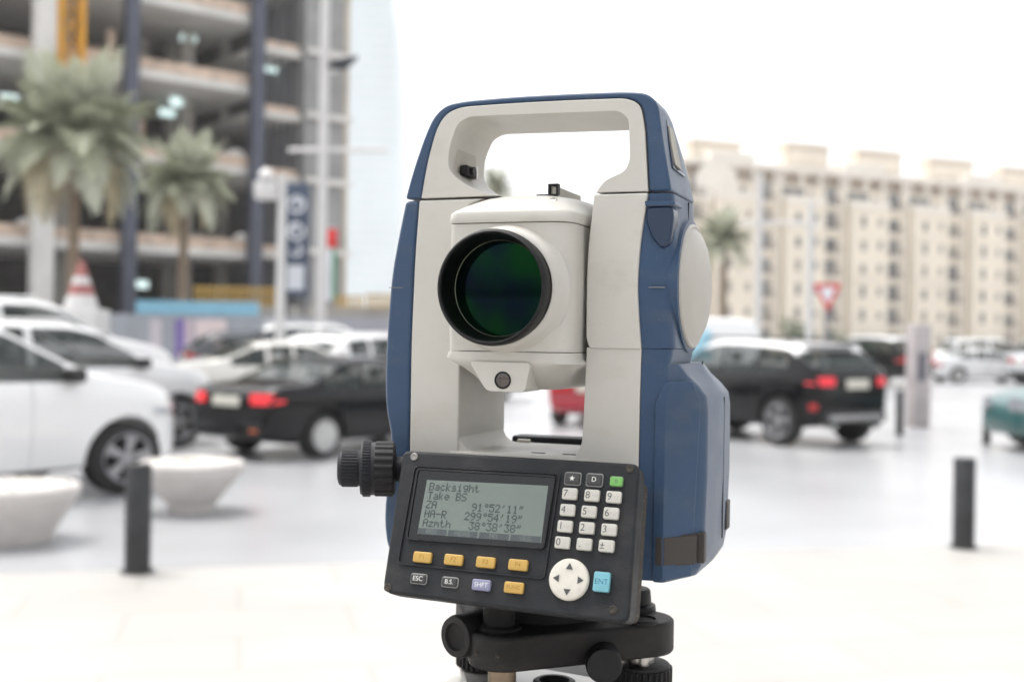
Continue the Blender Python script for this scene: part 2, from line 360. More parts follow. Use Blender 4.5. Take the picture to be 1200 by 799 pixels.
for k in range(k0, 8):
    tb = offs+k*MOD
    if tb+9.5 > T1: break
    for fl in range(7):
        z = 1.0+fl*3.05; by = -1.3 if fl < 6 else 0
        if T0+.5 < tb+.6: put('w', tb+.6, z+.5, by)
        if T0+.5 < tb+3.4: put('s', tb+3.4, z+.8, by)
        if fl in (1, 3, 5) and tb-1.2 > T0:
            bm = bmesh.new(); box(bm, tb-1.25, tb+4.85, -1.45, -1.302, z-.28, z-.05); finish(bm, 'string_course', beige2, ab, smooth=0)
    if tb-1.2 > T0:
        zt2 = 1.0+6*3.05-.1
        bm = bmesh.new(); box(bm, tb-1.15, tb+4.75, -1.3, -.003, 0, zt2); finish(bm, 'bay', beige, ab, smooth=0)
        bm = bmesh.new(); box(bm, tb-1.3, tb+4.88, -1.5, -.004, zt2+.01, zt2+.9); box(bm, tb-1.1, tb+4.7, -1.3, -.01, zt2+.95, zt2+1.0); finish(bm, 'bay_parapet', beige2, ab, smooth=0)
        bm = bmesh.new(); box(bm, tb-1.0, tb+2.4, -.06, -.02, zt2+1.2, ZD-.3); finish(bm, 'loggia_opening', pane, ab, smooth=0)
        if k % 2 == 0:
            bm = bmesh.new(); box(bm, tb-1.6, tb+5.0, -.28, 3.0, ZP+.22, ZP+1.25, bev=.05); finish(bm, 'raised_parapet', beige2, ab, smooth=0)
    for fl in range(7):
        z = 1.0+fl*3.05
        if T0+1.5 < tb+6.6: put('b', tb+6.6, z)
    for dx, wd in ((5.02, .3), (8.4, .35)):
        if tb+dx > T0:
            bm = bmesh.new(); box(bm, tb+dx, tb+dx+wd, -.35, -.002, 0, ZD-.01); finish(bm, 'pilaster', beige2, ab, smooth=0)
    if tb-1 > T0:
        for dx in (-1.2, 1.9, 4.9, 8.3):
            bm = bmesh.new(); box(bm, tb+dx, tb+dx+.45, 0, .5, ZD+.01, ZP-.55); finish(bm, 'attic_pier', beige2, ab, smooth=0)
towm = mat('roof_tower_render', (.68, .61, .52), .9, var=.05, scale=.15)
for px0, px1, py in ((812, 868, 162), (921, 971, 166), (1005, 1056, 174), (1089, 1140, 184), (1174, 1226, 195)):
    a, zt = hit(AM, px0, py, 2); b_, _ = hit(AM, px1, py, 2)
    bm = bmesh.new(); box(bm, a, b_, 2, 4, ZP+.21, zt-.5); finish(bm, 'roof_tower', towm, ab, smooth=0)
    bm = bmesh.new(); box(bm, a-.2, b_+.2, 1.7, 4.3, zt-.49, zt, bev=.08); finish(bm, 'tower_cap', towm, ab, smooth=0)
    bm = bmesh.new(); box(bm, a+.6, b_-.6, 1.8, 1.99, ZP+.9, zt-1.0); finish(bm, 'tower_panel', beige, ab, smooth=0)
a = hit(AM, 838, 200)[0]
bm = bmesh.new(); prism(bm, [(a-3, ZD-3)]+[(a+3*math.cos(R(q)), ZD-.5+2.6*math.sin(R(q))) for q in range(170, -1, -17)]+[(a+3, ZD-3)], -.5, -.003); finish(bm, 'arched_gable', beige2, ab, smooth=0)
# low walls and kerb far right
bm = bmesh.new(); box(bm, 8, 90, 92, 92.6, 0, 1.3); tag(finish(bm, 'garden_wall', mat('garden_wall', (.55, .42, .30), .9), smooth=0), 'low tan garden wall in front of the apartment block', 'wall')
# ================================================================== PALMS
bark = mat('palm_bark', (.23, .17, .12), .9, var=.35, scale=6, bump=.6, bscale=20)
leaf = mat('palm_leaf', (.38, .40, .28), .5, var=.35, scale=1.2); leaf2 = mat('palm_leaf_grey', (.50, .52, .41), .5, var=.3, scale=1.2)
dry = mat('dry_leaf', (.42, .35, .22), .7, var=.3)
def frond_mesh(name, seed, droop, mt):
    rnd = random.Random(seed); bm = bmesh.new(); N = 30; P = []
    for i in range(N+1):
        s = i/N; P.append(Vector((s*(1-.16*droop*s), 0, .34*s-droop*.52*s*s)))
    for i in range(N):
        a, b_ = P[i], P[i+1]; wd = .014*(1-i/N)+.003
        bm.faces.new([bm.verts.new(a+Vector((0, s, 0))) for s in (-wd, wd)]+[bm.verts.new(b_+Vector((0, s, 0))) for s in (wd*.9, -wd*.9)])
        if i < 3: continue
        t = (b_-a).normalized(); s_ = i/N; L_ = .27*math.sin(math.pi*min(1, .12+s_*.95))**.6*(1-.45*s_)+.03
        for side in (-1, 1):
            for q in (0, .33, .67):
                o = a.lerp(b_, q); lift = rnd.uniform(-.1, .45)
                d = (t*rnd.uniform(.55, .9)+Vector((0, side*1.0, lift))).normalized(); l = L_*rnd.uniform(.8, 1.1); wv = t*.0062
                tip = o+d*l+Vector((0, 0, -.12*l*rnd.uniform(.3, 1.6))); mid = o+d*l*.55
                v = [bm.verts.new(x) for x in (o-wv*.5, o+wv*.5, mid+wv, tip, mid-wv)]
                bm.faces.new(v)
    me = bpy.data.meshes.new(name); bm.to_mesh(me); bm.free(); me.materials.append(mt); return me
FR = [frond_mesh('frond', 1, .35, leaf2), frond_mesh('frond', 2, .8, leaf), frond_mesh('frond', 3, 1.15, leaf), frond_mesh('frond', 4, 1.5, leaf2)]
FRD = frond_mesh('frond', 5, 1.6, dry)
def palm(loc, hgt, flen, nf, tr, label, seed, lean=0):
    rnd = random.Random(seed); t = thing('palm_tree', label, 'palm tree', loc, 0, 'palm trees')
    bm = bmesh.new(); prof = []
    nr = 26
    for i in range(nr):
        z = hgt*i/nr; r = tr*(1.25-.35*i/nr); prof += [(r*.9, z), (r*1.06, z+hgt/nr*.8)]
    prof += [(tr*1.3, hgt*.97), (tr*.7, hgt+.15)]
    lathe(bm, prof, 14)
    for v in bm.verts: v.co.x += lean*(v.co.z/hgt)**2
    finish(bm, 'trunk', bark, t)
    for i in range(nf):
        k = i/nf; el = R(74-112*k+rnd.uniform(-9, 9)); az = i*2.399+rnd.uniform(-.2, .2)
        me = FR[min(3, int(k*4))] if not (k > .93) else FRD
        s = flen*rnd.uniform(.85, 1.1)
        o = share(me, 'frond', t, (lean, 0, hgt+.05), (rnd.uniform(-.35, .35), -el*.85, az), (s, s, s))
    return t
a = at(88, 172, 36); palm((a.x, 36, 0), a.z, 3.3, 72, .17, 'largest palm tree with a wide grey-green crown at far left', 11)
a = at(216, 222, 42); palm((a.x, 42, 0), a.z, 2.4, 50, .17, 'smaller palm tree with a tan trunk in front of the unfinished building', 12)
a = at(848, 285, 62); palm((a.x, 62, 0), a.z, 2.2, 36, .2, 'palm tree standing before the apartment block beside the instrument', 13)
a = at(580, 224, 75); palm((a.x, 75, 0), a.z, 1.9, 26, .2, 'distant palm tree whose top shows through the carrying handle', 14)
def bush(px, py, Y, rx, rz, label, seed, n_=900):
    rnd = random.Random(seed); p = at(px, py, Y); bm = bmesh.new()
    cl = [(rnd.uniform(-rx, rx)*.7, rnd.uniform(-rx, rx)*.5, rnd.uniform(.25, .85)*rz*2, rnd.uniform(.3, .55)*rx) for _ in range(12)]
    for i in range(n_):
        c = rnd.choice(cl); d = Vector((rnd.gauss(0, 1), rnd.gauss(0, 1), rnd.gauss(0, 1))).normalized()*c[3]*rnd.uniform(.6, 1)
        o = Vector(c[:3])+d; o.z = max(.05, o.z); u = Vector((rnd.gauss(0, 1), rnd.gauss(0, 1), rnd.gauss(0, 1))).normalized()*.14; v = u.orthogonal().normalized()*.08
        bm.faces.new([bm.verts.new(o+q) for q in (-u, v, u, -v)])
    t = thing('bush', label, 'bush', (p.x, Y, 0)); finish(bm, 'foliage', mat('bush_leaf', (.07, .10, .045), .6, var=.4, scale=1), t, smooth=0)
    bm = bmesh.new()
    for i in range(5): tube(bm, (0, 0, 0), (rnd.uniform(-rx, rx)*.5, rnd.uniform(-.3, .3), rz*1.2), .05, 6, .02)
    finish(bm, 'stem', bark, t)
bush(930, 372, 88, 1.7, 1.7, 'rounded green bush left of the yield sign before the apartments', 3)
bush(1000, 380, 88, 2.2, .9, 'low green bush right of the yield sign before the apartments', 4)
bush(872, 385, 88, 2.0, 1.0, 'low green bush below the palm by the apartments', 5)
# ================================================================== STREET FURNITURE
wpaint = mat('pale_grey_pole_paint', (.62, .61, .60), .5, var=.05, scale=2); dkm = mat('dark_lamp_metal', (.03, .035, .045), .4, .3)
def pole(px, pyb, pyt, Y, r, label, arms=(), name='lamp_post', cat='lamp post'):
    p = at(px, pyt, Y); b_ = at(px, pyb, Y); t = thing(name, label, cat, (b_.x, Y, 0))
    bm = bmesh.new(); lathe(bm, [(r*1.6, 0), (r*1.6, .3), (r*1.1, .35), (r*.85, p.z)], 14); finish(bm, 'pole', wpaint, t)
    for (ax0, ax1, ay, ar) in arms:
        q0 = at(ax0, ay, Y); q1 = at(ax1, ay, Y); bm = bmesh.new(); tube(bm, (q0.x-b_.x, 0, q0.z), (q1.x-b_.x, 0, q1.z), ar, 10); finish(bm, 'arm', wpaint, t)
    return t, b_
t, b_ = pole(375, 430, -60, 36, .16, 'tall pale lamp post with cross arms left of the instrument', [(338, 455, 176, .07), (375, 396, 84, .05)])
q = at(401, 74, 36); bm = bmesh.new(); prism(bm, [(-.5, -.16), (.1, -.2), (.45, .12), (.5, .22), (-.1, .1)], -.15, .15, bev=.03)
finish(bm, 'lamp_head', dkm, t, loc=(q.x-b_.x, 0, q.z))
q = at(338, 176, 36)
t, b_ = pole(328, 400, 205, 31, .13, 'white post with a small white box camera beside the navy banner', [(300, 328, 232, .07)], 'camera_post', 'post')
q = at(312, 222, 31); bm = bmesh.new(); box(bm, -.3, .3, -.22, .22, -.25, .2, bev=.06); finish(bm, 'housing', wpaint, t, loc=(q.x-b_.x, 0, q.z))
bm = bmesh.new(); lathe(bm, [(.05, 0), (.2, .05), (.22, .2), (.1, .35), (0, .38)], 16); finish(bm, 'dome', wpaint, t, loc=(q.x-b_.x, -.02, q.z+.2))
pole(888, 400, 203, 60, .2, 'pale lamp post with cross arm right of the instrument', [(868, 962, 261, .1)])
pole(948, 400, 238, 52, .17, 'thin pale lamp post left of the yield sign')
# navy banner
navy = mat('navy_sign', (.05, .075, .13), .5, var=.1); wht = mat('white_print', (.75, .77, .82), .5)
p0, p1 = at(334, 215, 45), at(361, 347, 45); sg = thing('banner_sign', 'tall narrow navy sign with round white characters beside the white post', 'sign', ((p0.x+p1.x)/2, 45, 0))
hw = (p1.x-p0.x)/2; bm = bmesh.new(); box(bm, -hw, hw, -.08, .08, p1.z, p0.z, bev=.02); finish(bm, 'board', navy, sg)
for sx in (-1, 1):
    bm = bmesh.new(); tube(bm, (sx*hw*.7, 0, 0), (sx*hw*.7, 0, p1.z), .06); finish(bm, 'post', dkm, sg)
def ringm(bm, cx, cz, r, w_, a0, a1, y=-.09, n_=26, sx=1.0, mi=0):
    pts = []
    for i in range(n_+1):
        a = R(a0+(a1-a0)*i/n_); pts.append(((cx+(r)*math.cos(a)*sx, cz+r*math.sin(a)), (cx+(r-w_)*math.cos(a)*sx, cz+(r-w_)*math.sin(a))))
    for (o1, i1), (o2, i2) in zip(pts, pts[1:]):
        f = bm.faces.new([bm.verts.new((x, y, z)) for x, z in (o1, o2, i2, i1)]); f.material_index = mi
def zz(py): return at(347, py, 45).z
bm = bmesh.new()
ringm(bm, 0, zz(240), .36, .13, -150, 190); ringm(bm, .05, zz(236), .14, .1, 0, 360)
finish(bm, 'character', wht, sg, smooth=0)['kind'] = 'stuff'; bm = bmesh.new()
ringm(bm, 0, zz(271), .36, .13, 60, 400); ringm(bm, -.05, zz(268), .16, .12, 0, 300)
finish(bm, 'character', wht, sg, smooth=0)['kind'] = 'stuff'; bm = bmesh.new()
ringm(bm, 0, zz(294), .24, .1, 180, 420)
box(bm, .1, .2, -.095, -.085, zz(300), zz(286))
finish(bm, 'character', wht, sg, smooth=0)['kind'] = 'stuff'; bm = bmesh.new()
box(bm, -.33, .33, -.1, -.085, zz(340), zz(311), bev=.004)
finish(bm, 'white_square', wht, sg, smooth=0)
# flag banner
fp = at(386, 395, 44); fl = thing('flag_banner', 'vertical banner with a bright red head and white and green strips', 'flag', (fp.x, 44, 0))
redm = mat('signal_red', (.75, .03, .03), .5, var=.05); grn = mat('flag_green', (.03, .30, .12), .6); 
def zf(py): return at(386, py, 44).z
for nm_, x0, x1, y0, y1, mm in (('red_head', -.24, .24, 290, 268, redm), ('white_strip', -.18, .06, 352, 291, wht), ('green_strip', .07, .2, 350, 291, grn)):
    bm = bmesh.new(); N = 8
    for i in range(N):
        za, zb_ = zf(y0)+(zf(y1)-zf(y0))*i/N, zf(y0)+(zf(y1)-zf(y0))*(i+1)/N
        ya, yb = .05*math.sin(i*1.1), .05*math.sin((i+1)*1.1)
        for yy in (0, .02): bm.faces.new([bm.verts.new(q) for q in ((x0, ya+yy, za), (x1, ya+yy, za), (x1, yb+yy, zb_), (x0, yb+yy, zb_))])
    finish(bm, nm_, mm, fl, smooth=0)
bm = bmesh.new(); tube(bm, (-.3, .05, 0), (-.3, .05, zf(262)), .04); tube(bm, (-.3, .05, zf(266)), (.25, .05, zf(266)), .02); finish(bm, 'pole', wpaint, fl)
# traffic cone shaped striped marker
c0 = at(95, 360, 31); ck = thing('striped_cone', 'tall red and white striped cone behind the white cars under the palm', 'cone', (c0.x, 31, 0))
zt_, zb_ = at(95, 305, 31).z, at(95, 362, 31).z; HH = zt_-zb_
def cone_part(nm_, f0, f1, mm, s=1):
    bm = bmesh.new(); r0, r1 = .42*(1-f0)+.05, .42*(1-f1)+.05; lathe(bm, [(r0, zb_+HH*f0), (r1, zb_+HH*f1)], 20); finish(bm, nm_, mm, ck)
cone_part('white_band', .0, .28, wpaint); cone_part('red_band', .282, .5, mat('faded_red', (.36, .13, .12), .7)); cone_part('white_band', .502, .66, wpaint); cone_part('red_band', .662, 1, mat('faded_red', (.36, .13, .12), .7))
bm = bmesh.new(); box(bm, -.6, .6, -.6, .6, 0, zb_-.01, bev=.05); finish(bm, 'plinth', wpaint, ck)
# yield sign
yp = at(969, 392, 29.5); ys = thing('yield_sign', 'triangular red and white yield sign on a grey post', 'sign', (yp.x, 29.5, 0))
v1, v2, v3 = at(952, 332, 29.5), at(987, 332, 29.5), at(970, 366, 29.5); cx_ = yp.x
tri = [(v1.x-cx_, v1.z), (v3.x-cx_, v3.z), (v2.x-cx_, v2.z)]
bm = bmesh.new(); prism(bm, rpoly(tri, .06), 0, .02); finish(bm, 'plate', redm if 0 else mat('sign_red', (.62, .06, .05), .5), ys, smooth=0)
g = (sum(p[0] for p in tri)/3, sum(p[1] for p in tri)/3); tri2 = [(g[0]+(p[0]-g[0])*.58, g[1]+(p[1]-g[1])*.58) for p in tri]
bm = bmesh.new(); prism(bm, rpoly(tri2, .015), -.006, -.002); finish(bm, 'white_centre', wht, ys, smooth=0)
bm = bmesh.new(); tube(bm, (g[0], .06, 0), (g[0], .06, v1.z), .045); finish(bm, 'post', mat('galvanised', (.3, .3, .31), .5, .5), ys)
# bollards
bolm = mat('charcoal_bollard', (.035, .036, .038), .45, .3, var=.25, scale=6, bump=.3, bscale=200)
def bollard(px, pyb, pyt, half, label, me=None):
    p = ground(px, pyb); hh = at(px, pyt, p.y).z; t = thing('bollard', label, 'bollard', (p.x, p.y, 0), 0, 'charcoal steel bollards')
    bm = bmesh.new(); lathe(bm, [(half*1.0, 0), (half, hh-.012), (half-.006, hh-.003), (half-.014, hh), (0, hh)], 40); finish(bm, 'post', bolm, t)
    bm = bmesh.new(); lathe(bm, [(half*1.35, 0), (half*1.35, .006), (half*1.01, .012)], 32); finish(bm, 'base_ring', bolm, t)
bollard(161, 669, 543, .083, 'dark bollard in the left foreground between the two planters')
bollard(1129, 641, 536, .082, 'dark bollard nearest the camera on the right side of the plaza')
bollard(1054, 510, 457, .065, 'small dark bollard just left of the grey pillar')
bollard(1156, 520, 470, .065, 'small dark bollard touching the edge of the teal car')
p = ground(1075, 500); t = thing('access_pillar', 'square pale grey access pillar beyond the black car', 'pillar', (p.x, p.y, 0), .3)
hh = at(1075, 380, p.y).z; bm = bmesh.new(); box(bm, -.19, .19, -.13, .13, 0, hh, bev=.02); finish(bm, 'casing', mat('pillar_grey', (.46, .42, .42), .5, .2, var=.15, scale=3), t)
bm = bmesh.new(); box(bm, -.1, .06, -.138, -.131, hh*.45, hh*.72); finish(bm, 'reader_panel', mat('reader_dark', (.10, .10, .13), .3), t, smooth=0)
# planters
plm = mat('cast_stone', (.55, .52, .50), .8, var=.07, scale=6, bump=.5, bscale=120); peb = mat('white_pebbles', (.74, .71, .66), .8, var=.15, scale=30)
def planter(px, pyb, wtop, hh, wfoot, label, seed):
    p = ground(px, pyb); t = thing('planter', label, 'planter', (p.x, p.y+wfoot/2, 0), 0, 'cast stone planters'); rt, rf = wtop/2, wfoot/2; bm = bmesh.new()
    lathe(bm, [(rf*.97, 0), (rf, .02), (rf*1.03, hh*.14), (rf+(rt-rf)*.42, hh*.42), (rf+(rt-rf)*.85, hh*.72), (rt, hh*.82), (rt, hh-.02), (rt-.02, hh), (rt-.06, hh), (rt-.07, hh-.05), (0, hh-.05)], 56)
    finish(bm, 'bowl', plm, t, smooth=30)
    rnd = random.Random(seed); bm = bmesh.new()
    for i in range(500):
        a, rr = rnd.uniform(0, 6.283), (rt-.09)*math.sqrt(rnd.random()); s = rnd.uniform(.012, .03)
        bmesh.ops.create_icosphere(bm, subdivisions=1, radius=s, matrix=Matrix.Translation((rr*math.cos(a), rr*math.sin(a), hh-.045+rnd.random()*.05*(1-rr/rt)+.02)) @ Matrix.Diagonal((1, .8, .6, 1)))
    o = finish(bm, 'pebbles', peb, t); o['kind'] = 'stuff'
planter(216, 603, .90, .44, .40, 'round cast stone planter right of the left foreground bollard', 1)
planter(-6, 642, .94, .42, .56, 'round cast stone planter at the left edge filled with white pebbles', 2)
# ================================================================== CARS
def interp(keys, x):
    if x <= keys[0][0]: return keys[0][1]
    for (a, va), (b_, vb) in zip(keys, keys[1:]):
        if x <= b_:
            t = (x-a)/(b_-a); return va+(vb-va)*t
    return keys[-1][1]
def smooth_keys(keys, x, L_):
    # gentle averaging away from the ends keeps the outline rounded
    r = min(.10, x*.5+.004, (L_-x)*.5+.004); return sum(interp(keys, x+r*k/3) for k in range(-3, 4))/7
SPEC = {
 'suv': dict(L=4.95, H=1.86, R=.385, ax=(.98, 4.12), zb=.34, tum=.26,
   top=[(0,.62),(.03,.98),(.10,1.16),(.16,1.28),(.42,1.66),(.62,1.79),(1.6,1.86),(2.6,1.85),(2.95,1.78),(3.80,1.30),(4.3,1.22),(4.7,1.11),(4.88,.94),(4.95,.62)],
   belt=[(0,.6),(.03,.9),(.10,1.10),(.5,1.22),(3.0,1.21),(3.75,1.20),(4.3,1.13),(4.7,1.01),(4.88,.85),(4.95,.58)],
   w=[(0,.74),(.06,.84),(.3,.92),(.9,.965),(3.9,.965),(4.4,.91),(4.72,.77),(4.88,.62),(4.95,.46)],
   bot=[(0,.50),(.08,.36),(.5,.30),(4.4,.28),(4.85,.32),(4.95,.46)],
   side=[(.52,1.02),(1.10,2.02),(2.12,3.50)], ws=(2.98,3.72), rw=(.16,.52), doors=((1.10,2.06),(2.08,3.15)), lz=(.86,1.08)),
 'sedan': dict(L=4.55, H=1.44, R=.325, ax=(.92, 3.66), zb=.2, tum=.24,
   top=[(0,.60),(.03,.86),(.10,1.00),(.3,1.04),(.72,1.07),(1.38,1.36),(1.75,1.43),(2.2,1.44),(2.6,1.39),(3.42,.98),(4.0,.88),(4.35,.78),(4.5,.66),(4.55,.48)],
   belt=[(0,.58),(.03,.82),(.10,.93),(.3,.97),(.75,.98),(2.7,.93),(3.42,.91),(4.0,.83),(4.35,.73),(4.5,.6),(4.55,.45)],
   w=[(0,.66),(.06,.76),(.3,.83),(.9,.87),(3.4,.87),(4.0,.84),(4.3,.74),(4.48,.6),(4.55,.46)],
   bot=[(0,.40),(.08,.28),(.5,.21),(4.0,.20),(4.45,.24),(4.55,.36)],
   side=[(.98,1.62),(1.70,2.12),(2.20,3.12)], ws=(2.62,3.38), rw=(.80,1.42), doors=((1.25,2.15),(2.17,3.2)), lz=(.66,.88)),
 'crossover': dict(L=4.38, H=1.60, R=.375, ax=(.77, 3.44), zb=.3, tum=.25,
   top=[(0,.66),(.03,1.0),(.09,1.12),(.16,1.18),(.50,1.44),(.60,1.53),(1.0,1.56),(1.8,1.60),(2.3,1.59),(2.6,1.52),(3.32,1.10),(3.85,1.02),(4.18,.92),(4.33,.78),(4.38,.56)],
   belt=[(0,.64),(.03,.96),(.10,1.08),(.5,1.16),(1.2,1.13),(3.3,1.02),(3.85,.97),(4.18,.85),(4.33,.7),(4.38,.5)],
   w=[(0,.70),(.06,.82),(.3,.92),(.8,.955),(3.4,.95),(3.9,.91),(4.2,.8),(4.33,.68),(4.38,.54)],
   bot=[(0,.52),(.08,.38),(.5,.28),(3.9,.26),(4.3,.32),(4.38,.44)],
   side=[(.62,1.22),(1.30,2.02),(2.10,3.06)], ws=(2.62,3.28), rw=(.17,.48), doors=((1.28,2.06),(2.08,2.95)), lz=(.88,1.05)),
 'minivan': dict(L=5.1, H=2.35, R=.36, ax=(1.0, 4.2), zb=.3, tum=.16,
   top=[(0,.8),(.03,1.5),(.10,2.1),(.25,2.27),(1.0,2.35),(3.4,2.34),(3.8,2.22),(4.45,1.35),(4.85,1.15),(5.04,.95),(5.1,.6)],
   belt=[(0,.78),(.03,1.1),(.25,1.2),(3.8,1.18),(4.45,1.12),(4.85,1.0),(5.04,.85),(5.1,.55)],
   w=[(0,.82),(.06,.9),(.3,.95),(4.2,.95),(4.7,.88),(5.0,.72),(5.1,.58)],
   bot=[(0,.45),(.08,.32),(.5,.26),(4.7,.26),(5.1,.4)],
   side=[(2.85,4.2)], ws=(3.82,4.40), rw=(.05,.10), doors=((1.6,2.75),(2.8,3.8)), lz=(.75,1.2)),
}
glassm = mat('car_glass', (.015, .03, .025), .04, var=0, alpha=.5, spec=.6); blk = mat('car_black_trim', (.012, .012, .013), .45)
tyre = mat('tyre_rubber', (.018, .018, .018), .8, bump=.3); alloy = mat('alloy_rim', (.32, .32, .33), .3, .8, var=.05); hub = mat('silver_wheel_cover', (.55, .55, .54), .35, .5)
seatm = mat('car_seat_fabric', (.10, .095, .09), .8); chrome = mat('chrome', (.6, .6, .6), .12, 1, var=0); headl = mat('headlight_glass', (.35, .37, .40), .1, .3)
platem = mat('number_plate', (.62, .6, .52), .5)
def paint(name, c, met=0, rough=.28, coat=1, spec=.5): return mat('paint_'+name, c, rough, met, var=.02, scale=.5, coat=coat, spec=spec)
CACHE = {}
def car_parts(kind):
    if kind in CACHE: return CACHE[kind]
    S = SPEC[kind]; L_ = S['L']; xs = set(round(L_*i/54, 4) for i in range(55))
    for k in ('top',): xs |= {x for x, _ in S[k]}
    for a, b_ in list(S['side'])+list(S['doors']): xs |= {a, b_}
    xs |= set(S['ws'])|set(S['rw'])|{.015, .045, .075, L_-.02, L_-.05, L_-.1}
    xs = sorted(xs); ys = [xs[0]]
    for x in xs[1:]:
        if x-ys[-1] > .012: ys.append(x)
    xs = ys; rows = []
    NG = 5
    for x in xs:
        wd = smooth_keys(S['w'], x, L_); zb = interp(S['bot'], x); be = smooth_keys(S['belt'], x, L_); tp = max(smooth_keys(S['top'], x, L_), be+.02); wr = wd*.955-S['tum']*(tp-be)
        h = be-zb; half = [(0, zb), (wd*.80, zb), (wd*.94, zb+.05), (wd*.975, zb+.22*h), (wd*.995, zb+.42*h), (wd, zb+.62*h), (wd*.995, zb+.80*h), (wd*.982, be-.05), (wd*.955, be)]
        g = tp-be; eg = min(.09, g*.35)
        for i in range(1, NG+1):
            t = i/NG; half.append((wd*.955+(wr-wd*.955)*t+.012*math.sin(math.pi*t)*min(1, g*3), be+(g-eg)*t))
        for q, zq in ((.965, .45), (.90, .78), (.72, .93), (.45, .985), (0, 1)): half.append((wr*q, tp-eg+eg*zq))
        rows.append(half)
    NR = len(rows[0]); bm = bmesh.new(); V = []
    for x, half in zip(xs, rows):
        ring = [bm.verts.new((x, y, z)) for y, z in half]
        mir = [bm.verts.new((x, -y, z)) for y, z in half[1:-1]]
        V.append((ring, [ring[0]]+mir+[ring[-1]]))
    gi0, gi1 = 8, 8+NG
    for i in range(len(xs)-1):
        xm = (xs[i]+xs[i+1])/2; gap = rows[i][NR-1][1]-rows[i][8][1]; gap2 = rows[i+1][NR-1][1]-rows[i+1][8][1]
        for s in (0, 1):
            A, B = V[i][s], V[i+1][s]
            for j in range(NR-1):
                q = (A[j], B[j], B[j+1], A[j+1]); f = bm.faces.new(q if s else q[::-1])
                mi = 0
                if j <= 1: mi = 2
                elif gi0 <= j < gi1:
                    if min(gap, gap2) > .16:
                        if any(a <= xm <= b_ for a, b_ in S['side']): mi = 1
                        elif S['side'][0][0] < xm < S['side'][-1][1]: mi = 2
                elif j >= gi1 and S['rw'][1] < xm < S['ws'][0]: mi = 5
                elif j >= gi1+1:
                    if S['ws'][0] <= xm <= S['ws'][1] or S['rw'][0] <= xm <= S['rw'][1]: mi = 1
                elif 2 <= j < 8:
                    for d, (a, b_) in enumerate(S['doors']):
                        if a <= xm <= b_: mi = 3+d
                f.material_index = mi
    for k, rev in ((0, False), (-1, True)):
        bm.faces.new([v for v in V[k][0]]+[v for v in V[k][1][-2:0:-1]]).material_index = 0
    bmesh.ops.recalc_face_normals(bm, faces=bm.faces)
    # cut wheel arches
    cb = bmesh.new()
    for ax in S['ax']:
        for s in (-1, 1):
            Mx = Matrix.Translation((ax, s*.62, S['R']+.01)) @ Matrix.Rotation(R(-90*s), 4, 'X')
            lathe(cb, [(S['R']+.055, 0), (S['R']+.055, .6)], 36, Mx, mi=2)
    bmesh.ops.recalc_face_normals(cb, faces=cb.faces)
    mb, mc = bpy.data.meshes.new('a'), bpy.data.meshes.new('b'); bm.to_mesh(mb); bm.free(); cb.to_mesh(mc); cb.free()
    for me in (mb, mc):
        for k in range(6): me.materials.append(MATS['car_black_trim'])
    ob, oc = bpy.data.objects.new('a', mb), bpy.data.objects.new('b', mc); COL.objects.link(ob); COL.objects.link(oc)
    md = ob.modifiers.new('b', 'BOOLEAN'); md.operation = 'DIFFERENCE'; md.solver = 'EXACT'; md.object = oc
    dg = bpy.context.evaluated_depsgraph_get(); res = bpy.data.meshes.new_from_object(ob.evaluated_get(dg)); bpy.data.objects.remove(ob); bpy.data.objects.remove(oc)
    src = bmesh.new(); src.from_mesh(res)
    bmesh.ops.translate(src, verts=src.verts, vec=(-L_/2, 0, 0))
    def sel(pred):
        b2 = src.copy(); bmesh.ops.delete(b2, geom=[f for f in b2.faces if not pred(f)], context='FACES'); return b2
    out = []
    def emit(b2, name, slots, sm=32):
        bmesh.ops.recalc_face_normals(b2, faces=b2.faces) if name != 'body' else None
        me = bpy.data.meshes.new(name); b2.to_mesh(me); b2.free(); me.materials.clear()
        for s_ in slots: me.materials.append(s_ if s_ != 'PAINT' else MATS['car_black_trim'])
        for p in me.polygons: p.use_smooth = True; p.material_index = min(p.material_index, len(slots)-1)
        me.set_sharp_from_angle(angle=R(sm)); return me
    bodyb = sel(lambda f: f.material_index in (0, 2))
    for f in bodyb.faces: f.material_index = 1 if f.material_index == 2 else 0
    out.append(('body', emit(bodyb, 'body', ['PAINT', blk]), None, (0, 0, 0)))
    c = L_/2
    for d in (0, 1):
        for s in (-1, 1):
            b2 = sel(lambda f: f.material_index == 3+d and f.calc_center_median().y*s > 0)
            for f in b2.faces: f.material_index = 0
            # shrink a hair from its opening so that a seam shows
            cen = (S['doors'][d][0]+S['doors'][d][1])/2-c; hwid = (S['doors'][d][1]-S['doors'][d][0])/2
            for v in b2.verts:
                v.co.x = cen+(v.co.x-cen)*(1-.008/hwid); v.co.y *= 1.004
            out.append(('door', emit(b2, 'door', ['PAINT']), None, (0, 0, 0)))
            hb = bmesh.new(); zc = interp(S['belt'], cen+c)-.14; wd = interp(S['w'], cen+c)
            box(hb, cen-hwid*.8, cen-hwid*.8+.18, s*wd-.03, s*wd+.03, zc-.015, zc+.015, bev=.01)
            out.append(('handle', emit(hb, 'handle', ['PAINT']), len(out)-1, (0, 0, 0)))
    b2 = sel(lambda f: f.material_index == 5)
    for f in b2.faces: f.material_index = 0
    out.append(('roof_panel', emit(b2, 'roof_panel', ['PAINT']), None, (0, 0, 0)))
